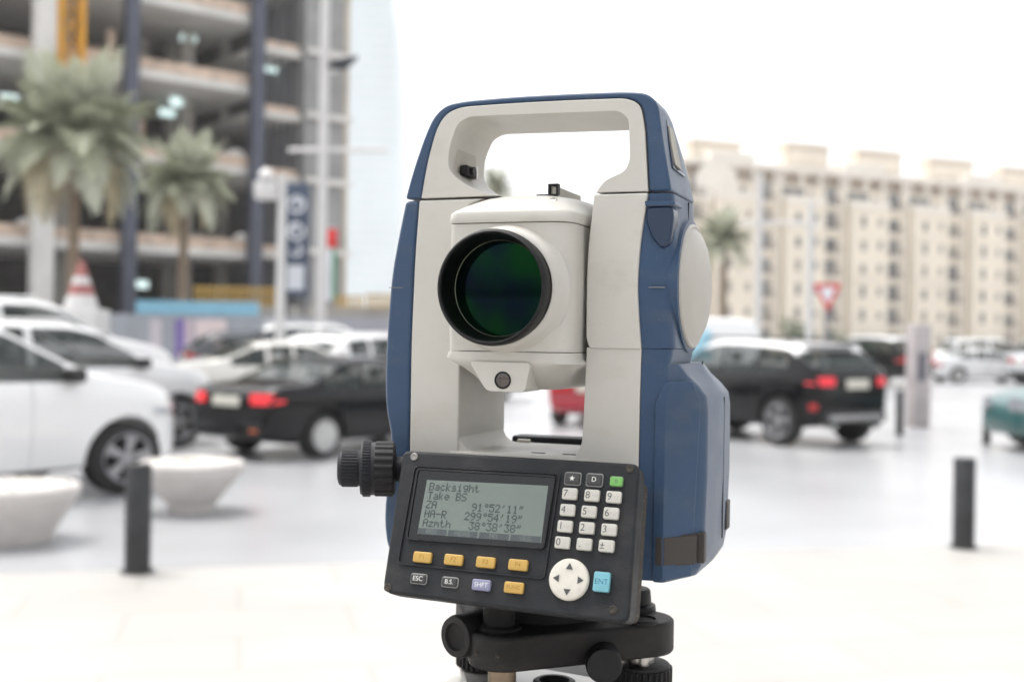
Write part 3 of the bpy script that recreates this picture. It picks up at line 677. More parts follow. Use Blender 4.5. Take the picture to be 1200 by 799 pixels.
    for a, b_ in S['side']:
        for s in (-1, 1):
            b2 = sel(lambda f: f.material_index == 1 and f.calc_center_median().y*s > 0 and a-.01 <= f.calc_center_median().x+c <= b_+.01 and f.calc_center_median().z < interp(S['top'], f.calc_center_median().x+c)-.05 and abs(f.normal.y) > .5)
            for f in b2.faces: f.material_index = 0
            if len(b2.faces): out.append(('side_window', emit(b2, 'side_window', [glassm]), None, (0, 0, 0)))
    for nm_, (a, b_) in (('windscreen', S['ws']), ('rear_window', S['rw'])):
        b2 = sel(lambda f: f.material_index == 1 and a-.01 <= f.calc_center_median().x+c <= b_+.01 and abs(f.normal.y) <= .5)
        for f in b2.faces: f.material_index = 0
        if len(b2.faces): out.append((nm_, emit(b2, nm_, [glassm]), None, (0, 0, 0)))
    # wheels
    Rr = S['R']; wbm = bmesh.new(); Mx = Matrix.Rotation(R(90), 4, 'X')
    lathe(wbm, [(Rr*.66, -.10), (Rr*.70, -.115), (Rr*.93, -.112), (Rr*.99, -.09), (Rr, -.05), (Rr, .05), (Rr*.99, .09), (Rr*.93, .112), (Rr*.70, .115), (Rr*.66, .10), (Rr*.63, 0)], 36, Mx, cap=False)
    lathe(wbm, [(0, -.02), (Rr*.64, -.02)], 24, Mx, cap=False)
    wme = emit(wbm, 'wheel', [tyre])
    rb = bmesh.new(); nsp = 5 if kind != 'sedan' else 9
    lathe(rb, [(Rr*.69, .118), (Rr*.665, .122), (Rr*.62, .11), (Rr*.60, .03)], 36, Mx, cap=False)
    lathe(rb, [(0, .112), (Rr*.10, .112), (Rr*.16, .095), (Rr*.17, .03)], 20, Mx, cap=False)
    for k in range(nsp*2 if nsp == 5 else nsp):
        a = 2*math.pi*k/(nsp*2 if nsp == 5 else nsp); wdt = .016 if nsp == 5 else .03
        if nsp == 5 and k % 2: a -= .36
        r0, r1 = Rr*.12, Rr*.63; ca, sa = math.cos(a), math.sin(a)
        q = []
        for r_, hw_, y in ((r0, wdt*1.3, -.104), (r1, wdt*1.6, -.112)):
            q += [(r_*ca-hw_*sa, y, r_*sa+hw_*ca), (r_*ca+hw_*sa, y, r_*sa-hw_*ca), (r_*ca+hw_*sa, y+.05, r_*sa-hw_*ca), (r_*ca-hw_*sa, y+.05, r_*sa+hw_*ca)]
        vv = [rb.verts.new(p_) for p_ in q]
        for fidx in ((0, 1, 5, 4), (1, 2, 6, 5), (3, 0, 4, 7), (2, 3, 7, 6), (0, 3, 2, 1), (4, 5, 6, 7)): rb.faces.new([vv[i_] for i_ in fidx])
    bmesh.ops.recalc_face_normals(rb, faces=rb.faces)
    rme = emit(rb, 'rim', [alloy if kind != 'sedan' else hub])
    wy = S['w'][3][1]-.13
    for ax in S['ax']:
        for s in (-1, 1):
            out.append(('wheel', wme, None, (ax-c, s*wy, Rr), 0 if s < 0 else math.pi)); out.append(('rim', rme, len(out)-1, (0, 0, 0)))
    CACHE[kind] = (out, skin_builder(S)); return CACHE[kind]
def skin_builder(S):
    L_ = S['L']; c = L_/2; z0, z1 = S['lz']
    def yat(x, z):
        wd = smooth_keys(S['w'], x, L_); zb = interp(S['bot'], x); be = smooth_keys(S['belt'], x, L_); t = max(0, min(1, (z-zb)/(be-zb)))
        return wd*(.95+.055*math.sin(math.pi*min(1, t)))
    def lamps(name, rear, s, za, zb_, dx, inn=.5):
        b2 = bmesh.new(); nx, nz = 8, 4; G = []
        xa, xb = (.02, dx) if rear else (L_-dx, L_-.03)
        for i in range(nx+1):
            x = xa+(xb-xa)*i/nx; k = (i/nx) if rear else (1-i/nx)
            G.append([(x-c, s*(yat(x, za+(zb_-za)*(j/nz))+.010), (za+zb_)/2+((zb_-za)*(j/nz-.5))*(1-.45*k)) for j in range(nz+1)])
        end = G[0] if rear else G[-1]; dn = -1 if rear else 1
        inner = [[(p_[0]+dn*.03, p_[1]*st, p_[2]) for p_ in end] for st in (.9, .7, inn)]
        seq = (inner[::-1]+G) if rear else (G+inner)
        VV = [[b2.verts.new(p_) for p_ in col_] for col_ in seq]
        for p_, q_ in zip(VV, VV[1:]):
            for j in range(nz): b2.faces.new((p_[j], q_[j], q_[j+1], p_[j+1]))
        return b2
    return lamps
def car(kind, pm, label, anchor, world, heading, tail=(.5, .02, .02), tail_e=0, roofm=None, group=None, cat='car', detail=True, tl=(None, None), extra=None, scale=(1, 1, 1), inn=.52):
    S = SPEC[kind]; parts, lamps = car_parts(kind); a = R(heading); c = S['L']/2
    name = {'suv': 'parked_suv', 'sedan': 'parked_sedan', 'crossover': 'parked_suv', 'minivan': 'parked_minivan'}[kind]
    rz = math.pi/2-a; ca, sa = math.cos(rz), math.sin(rz); ax_, ay_ = anchor[0]-c, anchor[1]
    loc = (world[0]-(ax_*ca-ay_*sa), world[1]-(ax_*sa+ay_*ca), 0)
    t = thing(name, label, cat, loc, rz, group); objs = []
    for e in parts:
        par = t if e[2] is None else objs[e[2]]
        o = share(e[1], e[0], par, e[3], (0, 0, e[4] if len(e) > 4 else 0)); objs.append(o)
        if e[0] in ('body', 'door', 'handle', 'roof_panel'):
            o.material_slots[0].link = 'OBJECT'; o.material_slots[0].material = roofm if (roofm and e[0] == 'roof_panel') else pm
    z0, z1 = tl if tl[0] else S['lz']
    tm = mat('tail_lens_%d_%d' % (int(tail[0]*100), int(tail_e*10)), tail, .2, var=.1, emit=(1, .05, .06) if tail_e else None, estr=tail_e)
    for s in (-1, 1):
        finish(lamps('t', True, s, z0, z1, .26 if kind != 'minivan' else .1, inn), 'tail_light', tm, t)
        finish(lamps('h', False, s, S['lz'][0]-.06, S['lz'][1]-.10, .5, .5), 'headlight', headl, t)
    def pb(nm_, mm, *b_, bev=.02):
        bm = bmesh.new(); box(bm, *b_, bev=bev); return finish(bm, nm_, mm, t)
    H0 = S['zb']
    pb('rear_bumper', blk if kind in ('crossover', 'suv') else pm, -c-.02, -c+.16, -S['w'][1][1]*.9, S['w'][1][1]*.9, .36 if kind != 'sedan' else .30, .56 if kind != 'sedan' else .56, bev=.05)
    pb('front_bumper', pm if pm.name == 'paint_teal' else blk, c-.13, c-.005, -.48, .48, .30, .50, bev=.04)
    if pm.name != 'paint_teal': pb('grille', blk, c-.10, c+.0, -.36, .36, .56, .72, bev=.02)
    pb('number_plate', platem, -c-.045, -c-.03, -.26, .26, (z0+z1)/2-.11 if kind != 'suv' else .78, (z0+z1)/2+.03 if kind != 'suv' else .90, bev=.004)
    pb('door_mirror', blk if pm.name.startswith('paint_wh') else pm, S['ws'][1]-c-.28, S['ws'][1]-c-.12, S['w'][3][1]-.06, S['w'][3][1]+.14, interp(S['belt'], S['ws'][1])-.0, interp(S['belt'], S['ws'][1])+.15, bev=.04)
    pb('door_mirror', blk if pm.name.startswith('paint_wh') else pm, S['ws'][1]-c-.28, S['ws'][1]-c-.12, -S['w'][3][1]-.14, -S['w'][3][1]+.06, interp(S['belt'], S['ws'][1])-.0, interp(S['belt'], S['ws'][1])+.15, bev=.04)
    be = interp(S['belt'], 2)
    for xx, yy in ((S['doors'][1][0]-c+.25, .36), (S['doors'][1][0]-c+.25, -.36), (S['doors'][0][0]-c+.05, .36), (S['doors'][0][0]-c+.05, -.36)):
        bm = bmesh.new(); box(bm, xx-.1, xx+.06, yy-.24, yy+.24, .45, be+.10, bev=.05); box(bm, xx-.1, xx-.0, yy-.12, yy+.12, be+.14, be+.30, bev=.04); box(bm, xx-.05, xx+.45, yy-.24, yy+.24, .35, .52, bev=.04)
        finish(bm, 'seat', seatm, t)
    if kind in ('suv', 'crossover'):
        for s in (-1, 1):
            bm = bmesh.new(); y_ = s*(S['w'][3][1]*.955-S['tum']*.7)*.86
            x0, x1 = .9-c, 2.6-c; z_ = S['H']; tube(bm, (x0, y_, z_-.0), (x1, y_, z_+.02), .018, 8); tube(bm, (x0-.12, y_, z_-.07), (x0, y_, z_), .018, 8); tube(bm, (x1, y_, z_+.02), (x1+.14, y_, z_-.07), .018, 8)
            finish(bm, 'roof_rail', pm, t)
    if extra: extra(t, pb, c, S)
    t.scale = scale
    return t
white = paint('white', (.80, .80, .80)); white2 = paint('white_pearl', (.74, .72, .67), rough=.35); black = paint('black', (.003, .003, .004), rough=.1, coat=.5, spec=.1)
teal = paint('teal', (.02, .085, .085), 0, .3, coat=.6); red = paint('red', (.34, .008, .022), 0, .3); navyp = paint('dark_grey', (.03, .035, .045)); silver = paint('white_silver', (.55, .57, .6))
# left row, all headed away to the right
S1 = SPEC['suv']
g = ground(150, 579); car('suv', white, 'nearest white SUV, cut by the left edge, its front wheel behind the left bollard', (S1['ax'][1], -.955), (g.x, g.y), 38, scale=(1, 1, .9))
g = ground(211, 524); car('suv', white, 'white SUV second from the camera with its narrow front wheel beside the black sedan', (S1['ax'][1], -.955), (g.x, g.y), 41, scale=(1, 1, .90))
g = ground(150, 494); car('suv', white, 'tall white SUV with dark tinted side glass, farthest of the three in the left row', (S1['ax'][1], -.955), (g.x, g.y), 52, scale=(1.08, 1.05, 1.12))
S2 = SPEC['sedan']
def sedx(t, pb, c, S):
    pb('reflector', mat('amber_reflector', (.5, .1, .02), .3), -c-.03, -c+.02, -.6, -.45, .40, .44, bev=.005)
g = ground(381, 538); car('sedan', black, 'black sedan with lit red tail lights seen from behind left of the instrument', (S2['ax'][0], -.86), (g.x, g.y), 36, tail=(.7, .03, .04), tail_e=.25, tl=(.78, .93), extra=sedx, scale=(.96, .94, .89), inn=.66)
g = at(208, 470, 20.5); car('sedan', white2, 'cream white sedan behind the black sedan with its tail toward the left', (0.1, -.5), (g.x, 20.5), 62, tail=(.4, .03, .02))
g = at(352, 470, 23.5); car('crossover', white, 'white crossover seen from behind just left of the instrument, above the black sedan', (0.0, 0.6), (g.x-.4, 22.6), 32, tail=(.3, .05, .05))
g = at(318, 470, 31); car('crossover', navyp, 'dark grey crossover half hidden behind the white crossover', (2.2, -.9), (g.x, 31), 65)
g = at(378, 470, 33); car('suv', white, 'distant white SUV whose roof shows above the white crossover', (2.2, -.9), (g.x, 33), 70)
g = at(440, 470, 34); car('crossover', red, 'distant red crossover whose roof shows left of the instrument', (1.0, -.9), (g.x, 36), 80)
# seen through the frame of the instrument
g = ground(652, 496); car('sedan', red, 'red sedan seen between the uprights of the instrument', (S2['ax'][0], .80), (g.x, g.y), 14, tail=(.5, .02, .02), scale=(1, 1, .95))
g = at(624, 470, 28); car('sedan', white, 'distant white sedan whose nose shows beneath the telescope', (4.5, -.6), (g.x, 28), 88)
# right side
S3 = SPEC['crossover']
def evx(t, pb, c, S):
    pb('rear_diffuser', mat('silver_skid', (.35, .35, .35), .4, .5), -c-.04, -c+.14, -.62, .62, .40, .50, bev=.03)
    pb('reflector', mat('red_reflector', (.4, .02, .02), .3), -c+.05, -c+.16, .80, .90, .56, .66, bev=.01)
    for s in (-1, 1):
        bm = bmesh.new(); lathe(bm, [(.035, 0), (.05, 0), (.05, .15), (.035, .15)], 16, Matrix.Translation((-c-.03, s*.5, .33)) @ Matrix.Rotation(R(90), 4, 'Y')); finish(bm, 'exhaust_tip', chrome, t)
    pb('rear_spoiler', pm_sil, -c+.40, -c+.66, -.58, .58, S['H']-.11, S['H']-.07, bev=.015)
pm_sil = paint('white_gloss', (.5, .5, .52))
g = ground(910, 523); car('crossover', black, 'black compact SUV with lit red tail lights and its roof whitened as sky reflection right of the instrument', (S3['ax'][0], .95), (g.x, g.y), -33, tail=(.6, .03, .05), tail_e=.2, tl=(.92, 1.05), extra=evx, roofm=white, inn=.72, scale=(.95, .93, 1))  # roof of the black car coloured white to stand in for reflected sky

g = at(1070, 405, 42); 
def vband(t, pb, c, S):
    pb('side_panel', mat('pale_blue_wrap', (.35, .62, .75), .4), -.9, 1.0, .92, .985, .9, 1.9, bev=.01); pb('side_panel', mat('pale_blue_wrap', (.35, .62, .75), .4), -.9, 1.0, -.985, -.92, .9, 1.9, bev=.01)
g2 = at(892, 405, 38); car('minivan', white, 'white and pale blue minivan behind the black compact SUV', (0, .9), (g2.x, 38), -82, extra=vband)
car('suv', black, 'dark van-like SUV with a white roof behind the grey access pillar', (0.3, .0), (g.x, 42), -25, roofm=white)
g = at(1098, 405, 46); car('sedan', white, 'distant white sedan just right of the grey access pillar', (0, 0), (g.x, 47), 84)
g = at(1120, 405, 52); car('suv', white, 'distant white SUV behind the white sedan at right', (0, 0), (g.x, 54), 84)
g = at(1165, 405, 46); car('suv', silver, 'distant silver white SUV at the right edge beyond the teal car', (0, 0), (g.x+.6, 45), 80)
g = at(1184, 520, 16.6); car('sedan', teal, 'dark teal sedan cut by the right edge with only its nose showing', (4.55, .3), (g.x, 16.6), -97)
# ================================================================== SURVEY INSTRUMENT
PSI = R(20.6); ORG = Vector((.0182, .6487, 1.5756))
IM = Matrix.Translation(ORG) @ Matrix.Rotation(-PSI, 4, 'Z')
cream = plastic('cream_plastic', (.525, .507, .465), .42, .03, .35, (.30, .27, .22), spscale=420, thr=.74, bump=.18)
blue = plastic('blue_plastic', (.018, .052, .115), .42, .10, .5, (.10, .14, .20), spscale=700, thr=.70, bump=.35)
blue.node_tree.nodes['Principled BSDF'].inputs['Sheen Weight'].default_value = .35; blue.node_tree.nodes['Principled BSDF'].inputs['Sheen Roughness'].default_value = .35
blued = plastic('dark_blue_gloss', (.010, .026, .06), .25, .1, .3, (.08, .1, .14), bump=.1)
dkp = plastic('charcoal_plastic', (.008, .0095, .0125), .46, .15, .35, (.12, .11, .10), spscale=900, thr=.70, bump=.5)
blkp = plastic('black_plastic', (.007, .007, .0075), .42, .15, .3, (.08, .07, .06), bump=.4)
trib = plastic('black_cast_alloy', (.010, .0095, .009), .45, .2, .4, (.14, .11, .08), spscale=500, thr=.70, bump=.7)
seam = mat('seam_gap', (.02, .02, .02), .9); brass = mat('worn_brass', (.26, .20, .14), .38, .8, var=.3, scale=60, bump=.3, bscale=500); steel = mat('screw_steel', (.55, .53, .5), .3, .9, var=.1)
dusty = plastic('dusty_black_grip', (.035, .028, .022), .7, .35, .6, (.16, .12, .08), spscale=350, thr=.6, bump=.6)
T = thing('total_station', 'blue and cream surveying total station with round telescope lens and keypad display', 'survey instrument', ORG, -PSI)
def P(px, py, yl): x, z = hit(IM, px, py, yl*.001); return (x*1000, z*1000)
def mmfin(bm, name, mt, parent=T, smooth=35, wn=True, loc=None):
    for v in bm.verts: v.co *= .001
    return finish(bm, name, mt, parent, smooth, wn, tuple(c*.001 for c in loc) if loc else None)
def px_poly(pts, yl, n=None): return [P(a, b, yl) for a, b in pts]
YF, YB, YH = -36.0, 38.0, 25.0
def side_y0(z):   # where the side wall starts to turn inward toward the back
    k = [(40, 26), (51, 24), (60, 20), (84, 4), (100, -14), (110, -20)]
    return interp(k, z)
def cut_taper(bm):
    for y in (-28, -20, -12, -4, 4, 12, 20, 28, 36, 44):
        bmesh.ops.bisect_plane(bm, geom=bm.verts[:]+bm.edges[:]+bm.faces[:], plane_co=(0, y, 0), plane_no=(0, 1, 0), dist=.001)
    for v in bm.verts:
        d = max(0, v.co.y-side_y0(v.co.z)); s = 1 if v.co.x > 0 else -1
        wgt = max(0, min(1, (abs(v.co.x)-58)/14)); v.co.x -= s*wgt*(.10*d+.005*d*d)
        # the bar of the handle slopes down toward the back
        if v.co.z > 88: v.co.z -= max(0, v.co.y)*.05
for m_ in (dkp, trib, blkp): m_.node_tree.nodes['Principled BSDF'].inputs['Specular IOR Level'].default_value = .33
def stain(M, col, sc, thr, amt):
    n = M.node_tree; b = n.nodes['Principled BSDF']; base = b.inputs['Base Color'].links[0].from_socket; tc = [x for x in n.nodes if x.type == 'TEX_COORD'][0]
    mp = n.nodes.new('ShaderNodeMapping'); mp.inputs['Scale'].default_value = (1, 1, 1.8); n.links.new(tc.outputs['Object'], mp.inputs['Vector'])
    nz = n.nodes.new('ShaderNodeTexNoise'); nz.inputs['Scale'].default_value = sc; nz.inputs['Detail'].default_value = 8; nz.inputs['Roughness'].default_value = .65; n.links.new(mp.outputs[0], nz.inputs['Vector'])
    r = n.nodes.new('ShaderNodeValToRGB'); r.color_ramp.elements[0].position = thr; r.color_ramp.elements[1].position = thr+.22; r.color_ramp.elements[1].color = (amt,)*3+(1,); n.links.new(nz.outputs[0], r.inputs[0])
    mx = n.nodes.new('ShaderNodeMix'); mx.data_type = 'RGBA'; n.links.new(r.outputs[0], mx.inputs[0]); n.links.new(base, mx.inputs[6]); mx.inputs[7].default_value = (*col, 1); n.links.new(mx.outputs[2], b.inputs['Base Color'])
stain(cream, (.36, .30, .22), 26, .52, .28); stain(blue, (.10, .11, .12), 30, .52, .3); stain(dkp, (.07, .065, .06), 30, .5, .35); stain(trib, (.05, .04, .03), 30, .5, .4)
# --- carrying handle: blue outer band and cream arch
hout = [(-72, 51.6), (-67.6, 67.4), (-60.6, 86.5), (-55.4, 97.2), (-48.0, 103.4), (-36, 105), (-8, 105.6), (30, 105.2), (56, 104.4), (66.5, 103.0), (72.5, 97.5), (74.8, 82), (78.8, 60), (80.4, 51.6)]
hmid = [(-61.8, 51.6), (-58.5, 71.8), (-53.0, 90.6), (-47.5, 98.6), (-38.3, 101.6), (-8.1, 102.0), (30, 101.6), (56, 100.9), (63.6, 97.6), (66.2, 86), (68.5, 51.6)]
ho = rpoly(hout, [0, 8, 8, 6, 8, 10, 20, 20, 10, 7, 8, 12, 5, 0], 4); hm = rpoly(hmid, [0, 10, 8, 6, 8, 20, 20, 10, 6, 10, 0], 4)
bm = bmesh.new(); prism(bm, ho+hm[::-1], YF+.8, YH, bev=1.6, seg=3, ang=30)
cut_taper(bm)
mmfin(bm, 'handle_shell', blue)
hop = [(-15, 51.8), (-24, 53.6), (-33, 57.5), (-40, 62), (-45.5, 68), (-45, 79), (-40, 92.5), (-33, 95.8), (52, 94.2), (57.2, 90), (58.2, 68), (55.6, 62.5), (44.5, 58.0), (40.2, 51.8)]
hopr = rpoly(hop, [0, 6, 8, 8, 6, 10, 8, 6, 7, 5, 6, 5, 5, 0], 4)
hin = [(x+(.35 if x < 0 else -.35), z-.3 if z > 52 else z) for x, z in hm]
bm = bmesh.new(); prism(bm, hin+hopr[::-1], YF, YH-8, bev=2.6, seg=4, ang=28); cut_taper(bm); mmfin(bm, 'handle_arch', cream)
# pocket with lock button inside the left pillar
x0, z0 = P(538, 198, -18)
bm = bmesh.new(); box(bm, -46.4, -44.3, -26, 2, 64, 90, bev=.9); mmfin(bm, 'lock_pocket', plastic('pocket_cream', (.44, .41, .36), .5, .05, .2, (.3, .28, .24)))
bm = bmesh.new(); box(bm, -44.0, -38.5, -24, -12, 65.5, 71.5, bev=1.4); lathe(bm, [(2.4, -2), (2.4, 2)], 16, Matrix.Translation((-38.9, -18, 68.5)) @ Matrix.Rotation(R(90), 4, 'Y')); mmfin(bm, 'lock_button', blkp)
bm = bmesh.new(); box(bm, -43.9, -38.0, -11.7, -9.5, 64.5, 72, bev=.6); mmfin(bm, 'lock_clip', steel)
# side grip window in the right face of the handle
def side_x(z): return 80.4-(z-51.6)*.19
def side_pts(pts):
    out = []
    for px, py in pts:
        z = 70
        for _ in range(6): y, z = [q*1000 for q in hitx(IM, px, py, side_x(z)*.001)]
        out.append((y, z))
    return out
def side_prism(pts, rr, d0, d1, bev, name, mt):
    bm = bmesh.new(); prism(bm, rpoly(pts, rr), d0, d1, bev=bev, axis='x')
    for v in bm.verts:
        d = max(0, v.co.y-side_y0(v.co.z)); v.co.x += side_x(v.co.z)-(.10*d+.005*d*d)*.95
    mmfin(bm, name, mt)
side_prism(side_pts([(779.5, 140), (790, 143), (798, 154), (810, 204), (800, 207), (787, 197), (783, 170)]), 1.5, -4, .9, .6, 'side_grip_frame', blued)
side_prism(side_pts([(781, 147), (786, 153), (796, 200), (788.5, 193), (784.5, 172)]), 1.2, -3, 1.5, .3, 'side_grip_inset', plastic('inset_beige', (.36, .34, .29), .5, .05, .2, (.3, .28, .24)))
# --- uprights
z_ = 50.6
# left: cream front
Lc = [(-62.8, z_), (-64.9, 20), (-66.4, -28), (-66.4, -150), (-36.6, -150), (-36.6, -34), (-34.4, 30), (-33, 47), (-24, z_)]
bm = bmesh.new(); prism(bm, rpoly(Lc, [0, 10, 10, 0, 0, 10, 10, 2, 0]), YF, YB-3, bev=1.2, seg=3, ang=35); mmfin(bm, 'left_upright', cream)
Lb = [(-71.8, z_), (-76.5, 28), (-79.8, 10), (-82.2, -20), (-83.0, -50), (-82.4, -66), (-78.6, -82), (-78.8, -96), (-81.8, -118), (-82.2, -132), (-80.0, -145), (-74, -152), (-66.75, -152), (-66.75, -28), (-65.25, 20), (-63.15, z_)]
bm = bmesh.new(); prism(bm, rpoly(Lb, [0, 20, 20, 20, 10, 8, 6, 8, 8, 8, 6, 4, 0, 10, 10, 0]), YF+.6, YB, bev=2.2, seg=3, ang=30); mmfin(bm, 'left_side_cover', blue)
# right: cream front in two levels
Rc1 = [(39.6, z_), (36.6, 24), (36.0, 4), (36.2, -25), (38.0, -29.6), (66.1, -29.6), (64.6, -14), (63.5, 2), (64.4, 22), (68.4, z_)]
bm = bmesh.new(); prism(bm, rpoly([(x, z-.9 if -31 < z < -28 else z) for x, z in Rc1], [1, 10, 20, 3, 2, 0, 6, 10, 10, 0]), YF-1.3, YB-3, bev=1.0, seg=3, ang=35); mmfin(bm, 'right_upright', cream)
Rc2 = [(36.4, -29.9), (66.0, -29.9), (65.6, -58), (65.2, -150), (28, -150), (29.5, -90), (34.6, -82), (35.6, -58)]
bm = bmesh.new(); prism(bm, rpoly(Rc2, [0, 0, 5, 0, 0, 3, 8, 5]), YF-.3, YB-3.4, bev=.5, seg=3, ang=35); mmfin(bm, 'right_upright_base', cream)
# right blue shell lofted in plan: (x, y) outline at several heights
def loft_plan(levels, cap=True):
    bm = bmesh.new(); rings = []
    for z, pts in levels: rings.append([bm.verts.new((x, y, z)) for x, y in pts])
    for a, b_ in zip(rings, rings[1:]):
        n_ = len(a)
        for i in range(n_): bm.faces.new((a[i], a[(i+1) % n_], b_[(i+1) % n_], b_[i]))
    bm.faces.new(rings[0][::-1]); bm.faces.new(rings[-1]); return bm
def plan(xi, xo, yf, yb, rf=7.5, rb=5):
    return rpoly([(xi, yf), (xo, yf+1.5), (xo+.4, 20), (xo-5.5, yb), (xi, yb)], [0, rf, 14, rb, 0], 6)
lv = []
for z, xi, xo in ((-29.9, 66.35, 82.6), (-20, 65.2, 82.0), (-8, 64.0, 81.4), (2, 63.8, 81.0), (12, 64.0, 81.2), (24, 64.8, 81.8), (38, 66.8, 81.6), (z_, 68.8, 80.8)): lv.append((z, plan(xi, xo, YF+.5, YB)))
mmfin(loft_plan(lv), 'right_side_cover', blue, smooth=50)
lv = []
for z, xi, xo in ((-150.4, 65.6, 79.0), (-148.5, 65.6, 81.0), (-60, 65.9, 80.4), (-44, 66.1, 79.0), (-30.2, 66.35, 82.2)): lv.append((z, plan(xi, xo, YF+.5, YB, 4)))
mmfin(loft_plan(lv), 'right_lower_cover', blue, smooth=50)
# glossy scoop under the handle joint on the right corner
bm = bmesh.new(); prism(bm, rpoly([(67.8, 43.5), (81.5, 43.5), (82.2, 38), (80.6, 24), (76, 21.5), (70.6, 27), (67.4, 36)], [3, 2, 3, 5, 4, 5, 4]), YF-.9, YF+12, bev=1.5, seg=3, ang=30); mmfin(bm, 'lock_scoop', blued)
bm = bmesh.new(); prism(bm, rpoly([(66.8, 46.4), (82.8, 46.0), (83, 43.9), (67.4, 43.9)], .8), YF-1.6, YF+16, bev=.7); mmfin(bm, 'scoop_lip', blue)
# seam strips: recessed grooves modelled as thin dark sheets just proud of the cover
def sidestrip(y0, z0, y1, z1, x, wd=.55, name='seam'):
    bm = bmesh.new(); d = Vector((0, y1-y0, z1-z0)).normalized(); nrm = Vector((0, -d.z, d.y))*wd/2
    pts = [Vector((0, y0, z0))-nrm, Vector((0, y0, z0))+nrm, Vector((0, y1, z1))+nrm, Vector((0, y1, z1))-nrm]
    vs = [bm.verts.new((x+dx, p_.y, p_.z)) for dx in (-.5, .12) for p_ in pts]
    for f in ((0, 1, 2, 3), (4, 5, 6, 7), (0, 1, 5, 4), (1, 2, 6, 5), (2, 3, 7, 6), (3, 0, 4, 7)): bm.faces.new([vs[i] for i in f])
    return mmfin(bm, name, seam, wn=False, smooth=0)
sidestrip(3, 50, 2, 36, 81.7)
for (x_, w_) in ((-76.5, 8.5), (73.5, 8.5)):
    bm = bmesh.new(); box(bm, x_-w_/2, x_+w_/2, YF+.2, YF+1.5, 1.6, 2.0); mmfin(bm, 'mould_line', mat('pale_scuff', (.22, .22, .22), .7), wn=False, smooth=0)
# --- big round trunnion cap on the right face
RY = Matrix.Rotation(R(90), 4, 'Y')
bm = bmesh.new(); lathe(bm, [(33.5, -2), (33.8, 1.6), (33.2, 2.6), (32.2, 2.8), (31.6, 2.2), (31.2, 2.4), (29, 4.6), (24, 6.9), (16, 8.8), (8, 9.7), (0, 10)], 72, Matrix.Translation((83.2, 3, 4)) @ RY); mmfin(bm, 'trunnion_cap', plastic('grey_cream_plastic', (.44, .42, .38), .40, .05, .3, (.2, .18, .15), bump=.15), smooth=60, wn=False)
bm = bmesh.new(); lathe(bm, [(33.4, -8), (36.3, -8), (36.0, .6), (33.4, .9)], 72, Matrix.Translation((83.2, 3, 4)) @ RY, cap=False); mmfin(bm, 'cap_surround', blue, smooth=40, wn=False)
# --- battery housing bulging on the right
def bplan(xo, yf, yb, xi=74): return rpoly([(xi, YF+1.5), (79.0, YF+1.5), (xo-2.5, yf), (xo, yf+4), (xo+.6, 30), (xo-.6, yb), (xi, yb)], [0, 3, 2.6, 2, 0, 5, 0], 4)
lv = [(-151.0, bplan(88, -19.5, 50)), (-149.6, bplan(92, -18.6, 56)), (-145, bplan(94.6, -18, 60)), (-136, bplan(96.0, -17.5, 62)), (-100, bplan(97.0, -17, 63)), (-62, bplan(97.0, -17, 62)), (-55, bplan(96.2, -17.5, 60)), (-49.5, bplan(92.5, -20, 55)), (-44, bplan(87.5, -24, 50)), (-38, bplan(83.5, -28, 46))]
mmfin(loft_plan(lv), 'battery_housing', blue, smooth=50)
lv = [(-148.5, rpoly([(73.8, YF-.3), (79.3, YF-.3), (91.2, -21.8), (89, -18), (80, -28), (74, -28)], .5, 2)), (-58, rpoly([(73.8, YF-.3), (79.3, YF-.3), (94.6, -20.6), (92, -17), (80, -28), (74, -28)], .5, 2)), (-47, rpoly([(78.2, YF+2), (80.6, YF+2), (90.6, -22.8), (88, -17), (80, -28), (78, -28)], .5, 2))]
mmfin(loft_plan(lv), 'battery_door', blue, smooth=50)
sidestrip(33, -37, 33, -46, 84.8); sidestrip(33, -57, 33, -137, 97.5)
lv = [(z, [(x, YF-.65+(x-74)*.0 if x < 79 else -36.4+(x-79)*1.0-.4) for x in (74.5, 79.2, 93.6)]+[(93.6, -17), (79, -30), (74.5, -30)]) for z in (-142.5, -126.5)]
bm = loft_plan(lv); bmesh.ops.bevel(bm, geom=bm.edges[:], offset=.8, segments=2, affect='EDGES', clamp_overlap=True); mmfin(bm, 'battery_latch', plastic('latch_brown_black', (.035, .03, .027), .5, .2, .4, (.1, .08, .06)))
bm = bmesh.new(); box(bm, 91.5, 97.2, -18.2, -12, -142.6, -126.3, bev=1.0); mmfin(bm, 'latch_end', MATS['latch_brown_black'])
bm = bmesh.new(); box(bm, 94, 97.5, 48, 58, -135, -118, bev=1.0); mmfin(bm, 'rear_catch', MATS['latch_brown_black'])
# --- base between the uprights
bm = bmesh.new(); box(bm, -42, 40, YF-.6, YB-4, -150, -88.4, bev=1.2); mmfin(bm, 'base_deck', cream)
bm = bmesh.new()     # fillet from left upright into the deck
pts = [(-36.9, -78)]+[(-36.9+10*(1-math.cos(R(a))), -88.6+10*(1-math.sin(R(a)))) for a in range(0, 91, 10)]+[(-36.9, -88.6)]
prism(bm, pts, YF+1, YB-5, bev=.3, ang=40); mmfin(bm, 'deck_fillet', cream, smooth=50)
for xa in (2, 20):
    bm = bmesh.new(); box(bm, xa, xa+8, -25, -22.6, -88.6, -88.15, bev=.2); mmfin(bm, 'deck_slot', seam)
bm = bmesh.new(); box(bm, -34, 44, 40, 56, -150, -85.2, bev=1.6); mmfin(bm, 'rear_keypad', dkp)
bm = bmesh.new(); box(bm, -27, -19, 31, 34.5, -88.6, -86.6, bev=.6); mmfin(bm, 'deck_lug', cream)
